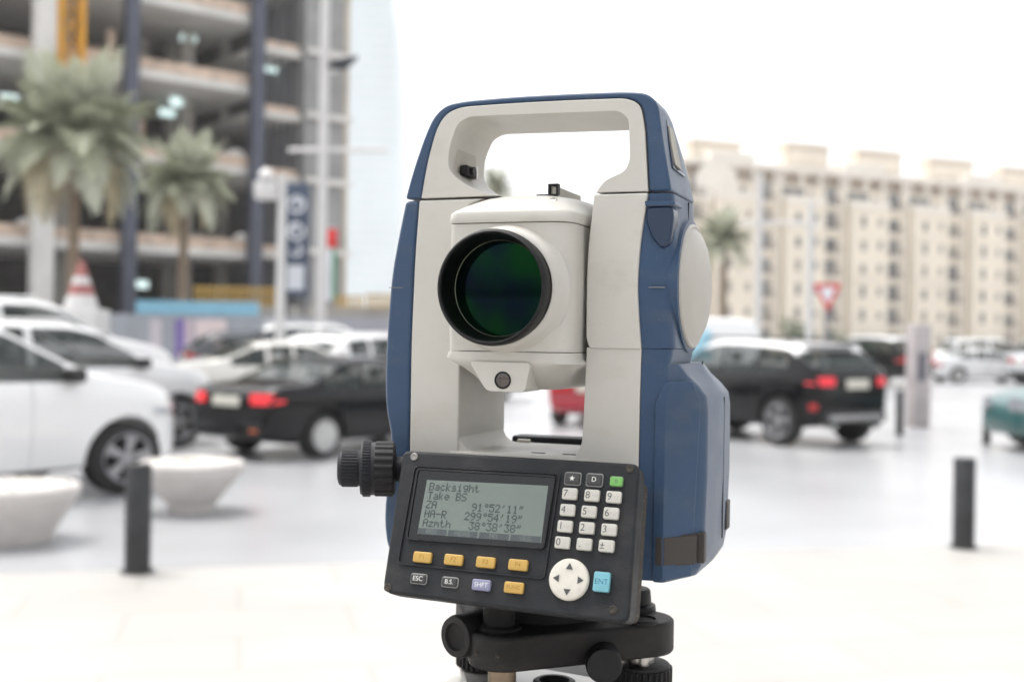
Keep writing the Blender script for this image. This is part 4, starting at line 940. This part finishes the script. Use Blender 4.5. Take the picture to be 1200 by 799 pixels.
# lower blue body drum under the deck
bm = bmesh.new(); lathe(bm, [(30, -172), (34, -171), (37, -166), (38, -158), (60, -154), (62, -150)], 48); mmfin(bm, 'lower_body', dkp)
# --- telescope
Z1, Z2 = 34.4, -32.8
def tplan(w_, yf, yb, r=9): return rpoly([(-w_, yf), (w_, yf), (w_+1.5, yb), (-w_-.0, yb)], [4, r+5, r, r], 8)
lv = [(z, tplan(33.2+dx, -60+dy, 58)) for z, dx, dy in ((Z2+.2, 0, 0), (-20, .4, 0), (0, .6, 0), (20, .4, 0), (Z1-.2, 0, 0))]
tel = mmfin(loft_plan(lv), 'telescope_body', cream, smooth=60)
# top cover with sloped crown
lv = []
for z, sf, sb, yf, yb in ((Z1+.2, 33.8, 34.2, -61, 58.5), (36, 34.2, 34.8, -61.6, 59), (39.6, 33.6, 35.0, -61.4, 58), (41.2, 31.6, 34.8, -60.2, 57.5), (43.4, 27.6, 34.2, -57.8, 56), (46.2, 22.8, 32.6, -53.5, 52), (48.8, 18.6, 29, -47, 46), (50.8, 14, 23, -38, 38), (51.9, 9, 14, -24, 24)):
    lv.append((z, [(x+(1.5 if z > 42 else 0)*min(1, (z-42)/6), y) for x, y in rpoly([(-sf, yf), (sf, yf), (sb, -18), (sb+.5, yb), (-sb, yb), (-sb, -18)], [min(6, sf*.3), min(12, sf*.5), 14, 8, 8, 14], 6)]))
mmfin(loft_plan(lv), 'telescope_top_cover', cream, smooth=45)
bm = bmesh.new(); lathe(bm, [(2.4, 0), (2.0, .5), (1.2, .7), (1.1, 0)], 20, Matrix.Translation((20.5, -48.5, 46.9)) @ Matrix.Rotation(R(35), 4, 'X')); mmfin(bm, 'cover_screw', steel)
# lower cover with camera pod
lv = []
for z, sx, yf, yb in ((Z2-.2, 33.6, -60.6, 58), (-36.5, 34.2, -61.4, 58.5), (-38.6, 33.6, -61.2, 57), (-41.5, 29, -58.0, 52), (-45.5, 25, -53, 47), (-50.5, 23, -46, 40), (-53.0, 16, -36, 30)):
    lv.append((z, [(x+(3 if z < -38 else 0), y) for x, y in rpoly([(-sx, yf), (sx, yf), (sx+1, yb), (-sx, yb)], [4, min(14, sx*.6), 9, 9], 8)]))
mmfin(loft_plan(lv[::-1]), 'telescope_lower_cover', cream, smooth=60)
bm = bmesh.new(); prism(bm, rpoly([(-19.6, -38.2), (14.8, -38.2), (11.5, -53.5), (-9.5, -53.5)], [3, 3, 2.5, 3]), -63.2, -36, bev=1.4, seg=3); mmfin(bm, 'guide_light_pod', cream)
cx_, cz_ = P(588.5, 445.5, -64)
RX = Matrix.Rotation(R(90), 4, 'X')
bm = bmesh.new(); lathe(bm, [(4.6, 0), (4.5, .5), (4.0, .7), (3.7, .3), (3.6, .1)], 32, Matrix.Translation((cx_, -63.15, cz_)) @ RX, cap=False); o = mmfin(bm, 'guide_light_rim', blkp)
lensg = mat('small_lens', (.05, .035, .03), .08, var=.4, scale=300, coat=1)
bm = bmesh.new(); lathe(bm, [(3.7, .12), (2.5, .3), (0, .4)], 24, Matrix.Translation((cx_, -63.15, cz_)) @ RX, cap=False); mmfin(bm, 'guide_light_lens', lensg, smooth=60, wn=False)
# lens collar, ring, barrel and glass
LC = (-.9, 0, 0)
def LM(y): return Matrix.Translation((-.9-(1.6 if y < -65 else 0), y, 0)) @ RX       # local +Z of the lathe points toward the viewer (-y)
bm = bmesh.new(); lathe(bm, [(34.6, -1), (33.0, 1.5), (31.6, 5), (30.6, 8.6), (28.6, 9.2)], 72, LM(-59.5), cap=False); mmfin(bm, 'lens_collar', cream, smooth=60, wn=False)
bm = bmesh.new(); lathe(bm, [(29.2, -2), (29.7, 1), (29.9, 5.0), (29.8, 7.4), (29.4, 8.8), (28.9, 9.6), (28.3, 9.9), (27.7, 9.5), (27.4, 8.6), (27.3, 7.8)], 96, LM(-68.8), cap=False); mmfin(bm, 'lens_ring', blkp, smooth=40, wn=False)
barrel = mat('barrel_black', (.003, .004, .0035), .35, spec=.25)
bm = bmesh.new(); prof = []
for k in range(4): prof += [(27.3-k*.42, 7.8-k*2.9), (27.2-k*.42, 7.8-k*2.9-1.2), (27.0-k*.42, 7.8-k*2.9-2.5)]
prof += [(25.5, -4.2), (25.0, -4.4)]
lathe(bm, prof, 96, LM(-68.8), cap=False); mmfin(bm, 'lens_barrel', barrel, smooth=60, wn=False)
bm = bmesh.new(); lathe(bm, [(25.3, -4.0), (25.0, -3.7), (24.7, -4.0)], 96, LM(-68.8), cap=False); mmfin(bm, 'retaining_ring', mat('ring_metal', (.12, .14, .10), .3, .8), smooth=40, wn=False)
gm = bpy.data.materials.new('coated_objective_glass'); gm.use_nodes = True; n = gm.node_tree; b = n.nodes['Principled BSDF']
b.inputs['Base Color'].default_value = (.001, .002, .002, 1); b.inputs['Roughness'].default_value = .09; b.inputs['Specular IOR Level'].default_value = .75
b.inputs['Specular Tint'].default_value = (.12, .75, .38, 1)
lw = n.nodes.new('ShaderNodeTexNoise'); lw.inputs['Scale'].default_value = 42; tc = n.nodes.new('ShaderNodeTexCoord'); n.links.new(tc.outputs['Object'], lw.inputs['Vector'])
rp = n.nodes.new('ShaderNodeValToRGB'); rp.color_ramp.elements[0].position = .35; rp.color_ramp.elements[1].position = .65; rp.color_ramp.elements[0].color = (.05, .07, .22, 1); rp.color_ramp.elements[1].color = (.05, .36, .10, 1)
n.links.new(lw.outputs[0], rp.inputs[0]); n.links.new(rp.outputs[0], b.inputs['Specular Tint'])
bm = bmesh.new(); lathe(bm, [(25.1, -4.5), (21, -4.02), (16, -3.6), (10.5, -3.25), (5, -3.08), (0, -3.02)], 96, LM(-68.8), cap=False); mmfin(bm, 'objective_glass', gm, smooth=80, wn=False)
# sight on the top
bm = bmesh.new(); box(bm, 4.5, 16.5, -30, -27, 51.0, 52.6, bev=.4); box(bm, 11.2, 12.4, -30, -26, 52.4, 58.0, bev=.3); box(bm, 15.8, 17.0, -30, -26, 52.4, 58.0, bev=.3); box(bm, 11.2, 17, -30, -26, 57.2, 58.2, bev=.3); mmfin(bm, 'sight_bracket', blkp)
bm = bmesh.new(); box(bm, 12.2, 16.0, -28, 16, 50.5, 57.2, bev=1); mmfin(bm, 'collimator', plastic('sight_beige', (.46, .44, .38), .5, .05, .2, (.3, .28, .24)))
# --- side tangent knobs
kx = hit(IM, 398, 549, -.052)
KZ = -100.5; KY = -50
kc_ = P(450, 549, -57)
KM = Matrix.Translation((kc_[0], -57, kc_[1])) @ Matrix.Rotation(R(24), 4, 'Z') @ Matrix.Rotation(R(-90), 4, 'Y') @ Matrix.Translation((0, 0, -17.5))     # +Z goes to -x
bm = bmesh.new(); lathe(bm, [(7.6, -16), (7.6, 4), (6.8, 6), (6.8, 13)], 32, KM); mmfin(bm, 'knob_shaft', dkp)
def knurl(bm, r, h0, h1, nn, depth, M):
    pr = []
    for k in range(nn*4):
        a = 2*math.pi*k/(nn*4); rr = r if k % 4 in (0, 1) else r-depth; pr.append((rr*math.cos(a), rr*math.sin(a)))
    prism(bm, pr, h0, h1, axis='z')
    bm.verts.ensure_lookup_table()
    for v in bm.verts[-2*len(pr):]: v.co = M @ v.co
bm = bmesh.new(); knurl(bm, 15.0, 12.4, 22, 22, .8, KM); lathe(bm, [(13.0, 11.4), (14.6, 12.3), (14.6, 12.4)], 48, KM); mmfin(bm, 'tangent_knob', blkp, smooth=20, wn=False)
bm = bmesh.new(); knurl(bm, 15.2, 24.6, 28.6, 54, .5, KM); lathe(bm, [(14.3, 21.9), (14.3, 24.7)], 48, KM); lathe(bm, [(14.6, 28.4), (14.0, 29.8), (10.5, 30.2)], 48, KM); mmfin(bm, 'clamp_ring', dkp, smooth=20, wn=False)
bm = bmesh.new(); knurl(bm, 10.0, 31.5, 40.0, 34, .45, KM); lathe(bm, [(9.4, 29.9), (9.6, 31.6)], 40, KM); lathe(bm, [(9.6, 39.9), (8.8, 41.6), (6.5, 42.4), (0, 42.6)], 40, KM); mmfin(bm, 'clamp_knob', dkp, smooth=20, wn=False)
# --- control panel
TILT = math.atan2(24, 70.5)
PC = Vector((.0125, -.084, -.1215))
pnl_M = IM @ Matrix.Translation(PC) @ Matrix.Rotation(-TILT, 4, 'X')
def Q(px, py, yl=0): x, z = hit(pnl_M, px, py, yl*.001); return (x*1000, z*1000)
corners = [Q(472, 527), Q(750, 543), Q(737, 731), Q(447, 694)]
bm = bmesh.new(); prism(bm, rpoly(corners, [4, 5, 5, 6], 5), 0, 13, bev=1.8, seg=4, ang=40)
pn = mmfin(bm, 'control_panel', dkp); pn.location = PC; pn.rotation_euler = (-TILT, 0, 0)
def PF(bm, name, mt, **k): return mmfin(bm, name, mt, parent=pn, **k)
def inset(pts, k):
    cx = sum(p[0] for p in pts)/len(pts); cz = sum(p[1] for p in pts)/len(pts); return [(cx+(x-cx)*k[0], cz+(z-cz)*k[1]) for x, z in pts]
bm = bmesh.new(); prism(bm, rpoly(inset(corners, (.955, .93)), 5), 12, 34, bev=2); PF(bm, 'rear_shell', dusty)
def frame(outer, wd, y0, y1, name, mt, r=3):
    bm = bmesh.new(); cx = sum(p[0] for p in outer)/4; cz = sum(p[1] for p in outer)/4
    W2 = max(p[0] for p in outer)-cx; H2 = max(p[1] for p in outer)-cz
    inn = [(cx+(x-cx)*(1-wd/W2), cz+(z-cz)*(1-wd/H2)) for x, z in outer]
    A = rpoly(outer, r, 5); B = rpoly(inn, max(.3, r-wd), 5); n_ = len(A)
    va = [[bm.verts.new((p[0], y, p[1])) for p in L2] for L2, y in ((A, y1), (A, y0), (B, y0), (B, y1))]
    for k in range(4):
        a, b_ = va[k], va[(k+1) % 4]
        for i in range(n_): bm.faces.new((a[i], a[(i+1) % n_], b_[(i+1) % n_], b_[i]))
    PF(bm, name, mt, smooth=40)
frame([Q(486, 545), Q(657.5, 554.5), Q(638.5, 679), Q(465.5, 660.5)], .8, -.75, .5, 'raised_frame', dkp, 3)
bez = [Q(491, 550), Q(650, 559), Q(637, 641.5), Q(478, 630)]
bm = bmesh.new(); prism(bm, rpoly(bez, 2.2), -.55, .6, bev=.25); PF(bm, 'screen_bezel', mat('bezel_black', (.006, .007, .008), .18))
frame([Q(489.5, 548.5), Q(652, 557.5), Q(638.5, 643.5), Q(476, 632)], 1.0, -1.3, .5, 'bezel_lip', dkp, 2.5)
scr = [Q(500.5, 562, -.6), Q(642.5, 569, -.6), Q(634, 636, -.6), Q(489, 625, -.6)]
bm = bmesh.new(); prism(bm, scr, -.64, -.3, bev=0)
sm_ = mat('lcd_green', (.13, .16, .14), .16, var=.05, scale=25, coat=.6); PF(bm, 'screen', sm_, smooth=0, wn=False)
F57 = {'B':'1E 11 11 1E 11 11 1E','a':'00 00 0E 01 0F 11 0F','c':'00 00 0E 10 10 11 0E','k':'10 10 12 14 18 14 12','s':'00 00 0E 10 0E 01 1E','i':'04 00 0C 04 04 04 0E','g':'00 0F 11 11 0F 01 0E','h':'10 10 16 19 11 11 11','t':'08 08 1C 08 08 09 06','T':'1F 04 04 04 04 04 04','e':'00 00 0E 11 1F 10 0E','S':'0F 10 10 0E 01 01 1E','Z':'1F 01 02 04 08 10 1F','A':'0E 11 11 1F 11 11 11','H':'11 11 11 1F 11 11 11','-':'00 00 00 1F 00 00 00','R':'1E 11 11 1E 14 12 11','z':'00 00 1F 02 04 08 1F','m':'00 00 1A 15 15 11 11','1':'04 0C 04 04 04 04 0E','2':'0E 11 01 02 04 08 1F','3':'1F 02 04 02 01 11 0E','4':'02 06 0A 12 1F 02 02','5':'1F 10 1E 01 01 11 0E','8':'0E 11 11 0E 11 11 0E','9':'0E 11 11 0F 01 02 0C','*':'06 09 06 00 00 00 00',"'":'04 04 08 00 00 00 00','"':'0A 0A 14 00 00 00 00','E':'1F 10 10 1E 10 10 1F','C':'0E 11 10 10 10 11 0E','M':'11 1B 15 15 11 11 11','N':'11 19 15 13 11 11 11','O':'0E 11 11 11 11 11 0E','Y':'11 11 0A 04 04 04 04'}
def scr_map(u, v, y=-.67):
    a, b_, c_, d_ = scr; x = (a[0]*(1-u)+b_[0]*u)*(1-v)+(d_[0]*(1-u)+c_[0]*u)*v; z = (a[1]*(1-u)+b_[1]*u)*(1-v)+(d_[1]*(1-u)+c_[1]*u)*v; return (x, y, z)
def quad(bm, u0, v0, u1, v1, y): bm.faces.new([bm.verts.new(scr_map(*q, y)) for q in ((u0, v0), (u1, v0), (u1, v1), (u0, v1))])
bm = bmesh.new(); rowsT = ["Backsight", "Take BS", "ZA      91*52'11\"", "HA-R   299*54'19\"", "Azmth   38*38'38\""]
cw, ch = 1/21.0, .168
for ri, s in enumerate(rowsT):
    for ci, chh in enumerate(s):
        if chh not in F57: continue
        for yy, hx in enumerate(F57[chh].split()):
            val = int(hx, 16)
            for xx in range(5):
                if val & (16 >> xx):
                    u = .03+ci*cw+xx*cw/6; v = .045+ri*ch+yy*ch/8.2; quad(bm, u, v, u+cw/6*1.25, v+ch/8.2*1.12, -.67)
PF(bm, 'screen_text', mat('lcd_ink', (.04, .055, .052), .3), smooth=0, wn=False)
bm = bmesh.new()
for k in range(4): quad(bm, .0+k*.252, .89, .24+k*.252, .998, -.67)
PF(bm, 'softkey_bar', mat('lcd_bar', (.06, .07, .075), .3), smooth=0, wn=False)
bm = bmesh.new()
for k, s in enumerate(("REC", "MEAS", "NO", "YES")):
    wd = .033
    for ci, chh in enumerate(s):
        for yy, hx in enumerate(F57[chh].split()):
            for xx in range(5):
                if int(hx, 16) & (16 >> xx):
                    u = .252*k+.12-len(s)*wd/2+ci*wd+xx*wd/6; v = .905+yy*.0115; quad(bm, u, v, u+wd/6, v+.011, -.69)
quad(bm, .955, .40, .985, .52, -.67); PF(bm, 'softkey_text', MATS['lcd_green'], smooth=0, wn=False)
# keys
def star_into(bm, r, y):
    v = [bm.verts.new(((r if k % 2 == 0 else r*.42)*math.sin(k*math.pi/5), y, (r if k % 2 == 0 else r*.42)*math.cos(k*math.pi/5))) for k in range(10)]
    bm.faces.new(v).material_index = 1
def key(px, py, wpx, hpx, txt, col, tcol, name='key', tsize=.62, sub=None, h=1.7, rim=None):
    c0 = Q(px, py); w2 = wpx/2*.435; h2 = hpx/2*.47
    bm = bmesh.new(); sh = .05
    base_ = [(-w2, -h2), (w2, -h2), (w2, h2), (-w2, h2)]
    prism(bm, rpoly(base_, 1.1, 4), -h, 1.0, bev=.55, seg=3, ang=40)
    Mx = Matrix.Translation((0, -h-.03, 0)) @ Matrix.Rotation(R(90), 4, 'X')
    if txt == '*' and not sub: star_into(bm, 1.5, -h-.03)
    elif txt: text_into(bm, txt, h2*2*tsize, Mx @ Matrix.Translation((-w2*.52 if sub else 0, 0, 0)), 1)
    if sub: text_into(bm, sub, h2*2*.40, Mx @ Matrix.Translation((w2*.36, -.1, 0)), 2)
    ms = [col, tcol, MATS.get('legend_faint') or mat('legend_faint', (.42, .38, .36), .5)]
    o = PF(bm, name, ms, loc=(c0[0], 0, c0[1]), wn=False, smooth=40)
    if rim:
        bm = bmesh.new(); A = rpoly([(x*1.12, z*1.2) for x, z in base_], 1.5, 4); prism(bm, A, -.5, .4, bev=.3); PF(bm, 'key_surround', rim, loc=(c0[0], 0, c0[1]), wn=False)
    return o
def kmat(n_, c, rough=.4): return mat('key_'+n_, c, rough, var=.05, scale=300, bump=.1, bscale=1500)
ky, kw, kb, kg, kc, kl, kd = kmat('amber', (.48, .30, .07)), kmat('ivory', (.49, .475, .43)), kmat('grey_blue', (.21, .21, .32)), kmat('green', (.14, .36, .09)), kmat('cyan', (.16, .40, .47)), kmat('light_rim', (.26, .26, .25)), kmat('dark', (.035, .035, .035))
tb, tyl, tw_ = kmat('ink', (.06, .06, .06)), kmat('amber_ink', (.26, .14, .01)), kmat('pale_ink', (.65, .65, .62))
for px, py, s in ((496, 653, 'F1'), (532.5, 656, 'F2'), (570, 659, 'F3'), (608, 662, 'F4')): key(px, py, 23, 11.5, s, ky, tyl, 'function_key', .6)
key(491, 678, 19, 9.5, 'ESC', kd, tw_, 'function_key', .75, rim=kl); key(527.5, 682, 19, 9.5, 'B.S.', kd, tw_, 'function_key', .72, rim=kl)
key(565, 685.5, 22.5, 11.5, 'SHFT', kb, tw_, 'function_key', .6); key(603, 688.5, 23, 11.5, 'FUNC', ky, tyl, 'function_key', .5)
for px, py, s, u in ((668.5, 579, '7', 'STU'), (694.5, 581, '8', 'VWX'), (720, 583, '9', 'YZ'), (666, 598, '4', 'JKL'), (691, 600, '5', 'MNO'), (717, 602, '6', 'PQR'), (663, 617, '1', 'ABC'), (688.5, 619, '2', 'DEF'), (714.5, 621, '3', 'GHI'), (660, 636, '0', '/-'), (685.5, 638, '.', '+#?'), (711.5, 640, '±', '*:!')):
    key(px, py, 17.6, 12.4, s, kw, tb, 'number_key', .85, u, h=1.9)
key(671.5, 561, 18, 12, '*', kd, tw_, 'function_key', .9, rim=kl); key(697, 562.5, 18, 12, 'D', kd, tw_, 'function_key', .6, rim=kl)
key(723, 564.5, 15, 10, '0', kg, tb, 'power_key', .6, rim=kd); key(706, 682, 18.5, 20, 'ENT', kc, kmat('cyan_ink', (.02, .12, .2)), 'enter_key', .38, h=2.2)
c0 = Q(667.5, 679); bm = bmesh.new(); RXf = Matrix.Rotation(R(90), 4, 'X')
lathe(bm, [(10.0, -1), (10.0, 1.2), (9.6, 2.0), (8.8, 2.4), (4, 2.1), (0, 2.0)], 56, RXf)
for k in range(4):
    a = math.pi/2*k; q = [(7.8, 0), (4.7, 1.8), (4.7, -1.8)]
    f = bm.faces.new([bm.verts.new((x*math.cos(a)-z*math.sin(a), -2.44, x*math.sin(a)+z*math.cos(a))) for x, z in q]); f.material_index = 1
PF(bm, 'arrow_pad', [kmat('arrow_ivory', (.62, .59, .52)), tb], loc=(c0[0], 0, c0[1]), wn=False, smooth=40)
for px, py in ((485.5, 535), (738.5, 549), (454.5, 688), (718.5, 714)):
    q = Q(px, py); bm = bmesh.new(); lathe(bm, [(2.1, -.2), (2.1, .25), (1.5, .5), (.8, .3), (0, .3)], 20, RXf); PF(bm, 'screw', mat('dull_screw', (.22, .21, .2), .5, .6) if px < 500 and py < 600 else dusty, loc=(q[0], 0, q[1]), wn=False)
# ================================================================== TRIBRACH
TB = thing('tribrach', 'black three-cornered tribrach clamped under the instrument with knurled levelling knobs', 'tribrach', ORG+Vector((0, 0, -.226)), -PSI)
def TF(bm, name, mt, **k):
    for v in bm.verts: v.co.z += 226
    return mmfin(bm, name, mt, parent=TB, **k)
feet = [(-3, -51), (58, 6), (-41, 20)]
def tri_plate(bm, pts, rr, z0, z1, bev, n_=14, waist=.0):
    out = []
    for i in range(3):
        a, b_, c_ = Vector(pts[i-1]), Vector(pts[i]), Vector(pts[(i+1) % 3])
        d0 = (b_-a).normalized(); d1 = (c_-b_).normalized(); n0 = Vector((d0.y, -d0.x)); n1 = Vector((d1.y, -d1.x))
        a0, a1 = math.atan2(n0.y, n0.x), math.atan2(n1.y, n1.x)
        if a1 < a0: a1 += 2*math.pi
        for k in range(n_+1):
            t = a0+(a1-a0)*k/n_; out.append((b_.x+rr*math.cos(t), b_.y+rr*math.sin(t)))
    prism(bm, out, z0, z1, bev=bev, seg=3, ang=40, axis='z')
ccw = feet
bm = bmesh.new(); tri_plate(bm, ccw, 18, -198, -179.5, 2.2); TF(bm, 'upper_plate', trib)
bm = bmesh.new(); lathe(bm, [(37, -182), (37, -174), (34, -169), (30, -166), (24, -160)], 48); TF(bm, 'centre_socket', trib)
bm = bmesh.new(); lathe(bm, [(9.6, -180), (9.6, -178.4), (8.6, -177.8), (8.2, -178.6), (0, -178.6)], 32, Matrix.Translation((60, -5, 0))); TF(bm, 'bubble_cover', trib)
bm = bmesh.new(); lathe(bm, [(12, -181), (11.5, -177), (9.2, -176), (8.6, -169), (7.6, -167.8), (0, -167.6)], 32, Matrix.Translation((50, 23, 0))); TF(bm, 'lock_lever', blkp)
bm = bmesh.new(); lathe(bm, [(12.5, -181), (12, -178.2), (8.6, -177.2), (8.6, -166), (0, -165.8)], 32, Matrix.Translation((-6, -49, 0))); TF(bm, 'foot_screw_cap', trib)
# plummet eyepiece barrel at left and clamp boss in front
bm = bmesh.new(); lathe(bm, [(11.4, 0), (11.4, 22), (10.6, 24.5), (7.4, 24.8), (6.6, 23.0), (0, 22.4)], 36, Matrix.Translation((-17, -38, -184)) @ Matrix.Rotation(R(-112), 4, 'Z') @ Matrix.Rotation(R(90), 4, 'Y')); 
TF(bm, 'plummet_eyepiece', trib)
bm = bmesh.new(); lathe(bm, [(9.6, 0), (9.6, 26), (8.8, 28), (0, 28.2)], 36, Matrix.Translation((41, -16, -195.5)) @ Matrix.Rotation(R(-70), 4, 'Z') @ Matrix.Rotation(R(90), 4, 'Y')); TF(bm, 'clamp_boss', blkp)
for fx, fy in ((-11, -67.6), (1, -68.4)):
    bm = bmesh.new(); lathe(bm, [(1.1, 0), (1.1, .5), (.6, .6), (0, .2)], 12, Matrix.Translation((fx, fy, -189)) @ RX); TF(bm, 'set_screw', dusty, wn=False)
for i, (fx, fy) in enumerate(feet):
    Mf = Matrix.Translation((fx, fy, 0))
    bm = bmesh.new(); lathe(bm, [(7.5, -225), (7.5, -193)], 28, Mf); TF(bm, 'foot_screw', brass if i != 1 else steel, wn=False)
    if i:
        bm = bmesh.new(); knurl(bm, 17.5, -221, -206.6, 30, 1.1, Mf); lathe(bm, [(16, -206.7), (15.6, -205.0), (12, -204.4), (0, -204.4)], 48, Mf); TF(bm, 'levelling_knob', blkp, smooth=20, wn=False)
        for s in (-1, 1):
            bm = bmesh.new(); lathe(bm, [(3, 0), (3, 3.6), (0, 3.8)], 14, Matrix.Translation((fx+s*6.5-3, fy-7, -204.4)) @ Matrix.Diagonal((1, 1, 1.7, 1))); TF(bm, 'nut', steel, wn=False)
    else:
        bm = bmesh.new(); knurl(bm, 17.5, -221, -212, 30, 1.1, Mf); TF(bm, 'levelling_knob', blkp, smooth=20, wn=False)
bm = bmesh.new(); tri_plate(bm, ccw, 15, -228, -222.5, 1.5); TF(bm, 'base_plate', mat('satin_alloy', (.42, .41, .39), .38, .7, var=.15, scale=40))
bm = bmesh.new(); lathe(bm, [(12, -222.4), (12, -218), (10.4, -217.2), (8.6, -217.4), (8.2, -222)], 40, Matrix.Translation((11, -5, 0)), cap=False); TF(bm, 'level_vial_ring', blkp, wn=False)
bm = bmesh.new(); lathe(bm, [(8.2, -220.6), (5, -219.9), (0, -219.6)], 32, Matrix.Translation((11, -5, 0)), cap=False); TF(bm, 'level_vial', lensg, wn=False)
# ================================================================== TRIPOD
TP = thing('tripod', 'survey tripod whose head carries the tribrach', 'tripod', (ORG.x, ORG.y, 0), -PSI)
zt = (ORG.z-.2285)
bm = bmesh.new(); lathe(bm, [(.02, zt-.03), (.054, zt-.03), (.062, zt-.024), (.063, zt-.004), (.060, zt-.0006), (.02, zt-.0006)], 48); finish(bm, 'head_plate', mat('tripod_head_alloy', (.5, .49, .46), .45, .5, var=.1, scale=20), TP)
wood = mat('varnished_wood', (.42, .24, .09), .4, var=.25, scale=8)
for k in range(3):
    a = R(90+120*k); d = Vector((math.cos(a), math.sin(a), 0)); p0 = d*.072+Vector((0, 0, zt-.02)); p1 = d*.62+Vector((0, 0, .02))
    for s in (-1, 1):
        off = Vector((-d.y, d.x, 0))*.028*s
        bm = bmesh.new(); tube(bm, p0+off, p0.lerp(p1, .62)+off*.6, .011, 12); finish(bm, 'leg', wood, TP)
    bm = bmesh.new(); tube(bm, p0.lerp(p1, .5), p1, .016, 12, .012); tube(bm, p1, p1+(p1-p0).normalized()*.02, .008, 10, .001); finish(bm, 'lower_leg', blkp, TP)
    bm = bmesh.new(); box(bm, -.03, .03, -.03, .03, -.02, .02, bev=.004); o = finish(bm, 'hinge', blkp, TP, loc=tuple(p0)); o.rotation_euler = (0, 0, a)
# ================================================================== HAZE
hz = bpy.data.materials.new('haze_air'); hz.use_nodes = True; n = hz.node_tree
n.nodes.remove(n.nodes['Principled BSDF']); pv = n.nodes.new('ShaderNodeVolumePrincipled'); pv.inputs['Color'].default_value = (.98, .98, .98, 1)
pv.inputs['Density'].default_value = .00042; n.links.new(pv.outputs[0], n.nodes['Material Output'].inputs['Volume'])
bm = bmesh.new(); box(bm, -610, 610, -310, 910, -1.1, 75); o = finish(bm, 'haze', hz, smooth=0); o['kind'] = 'stuff'
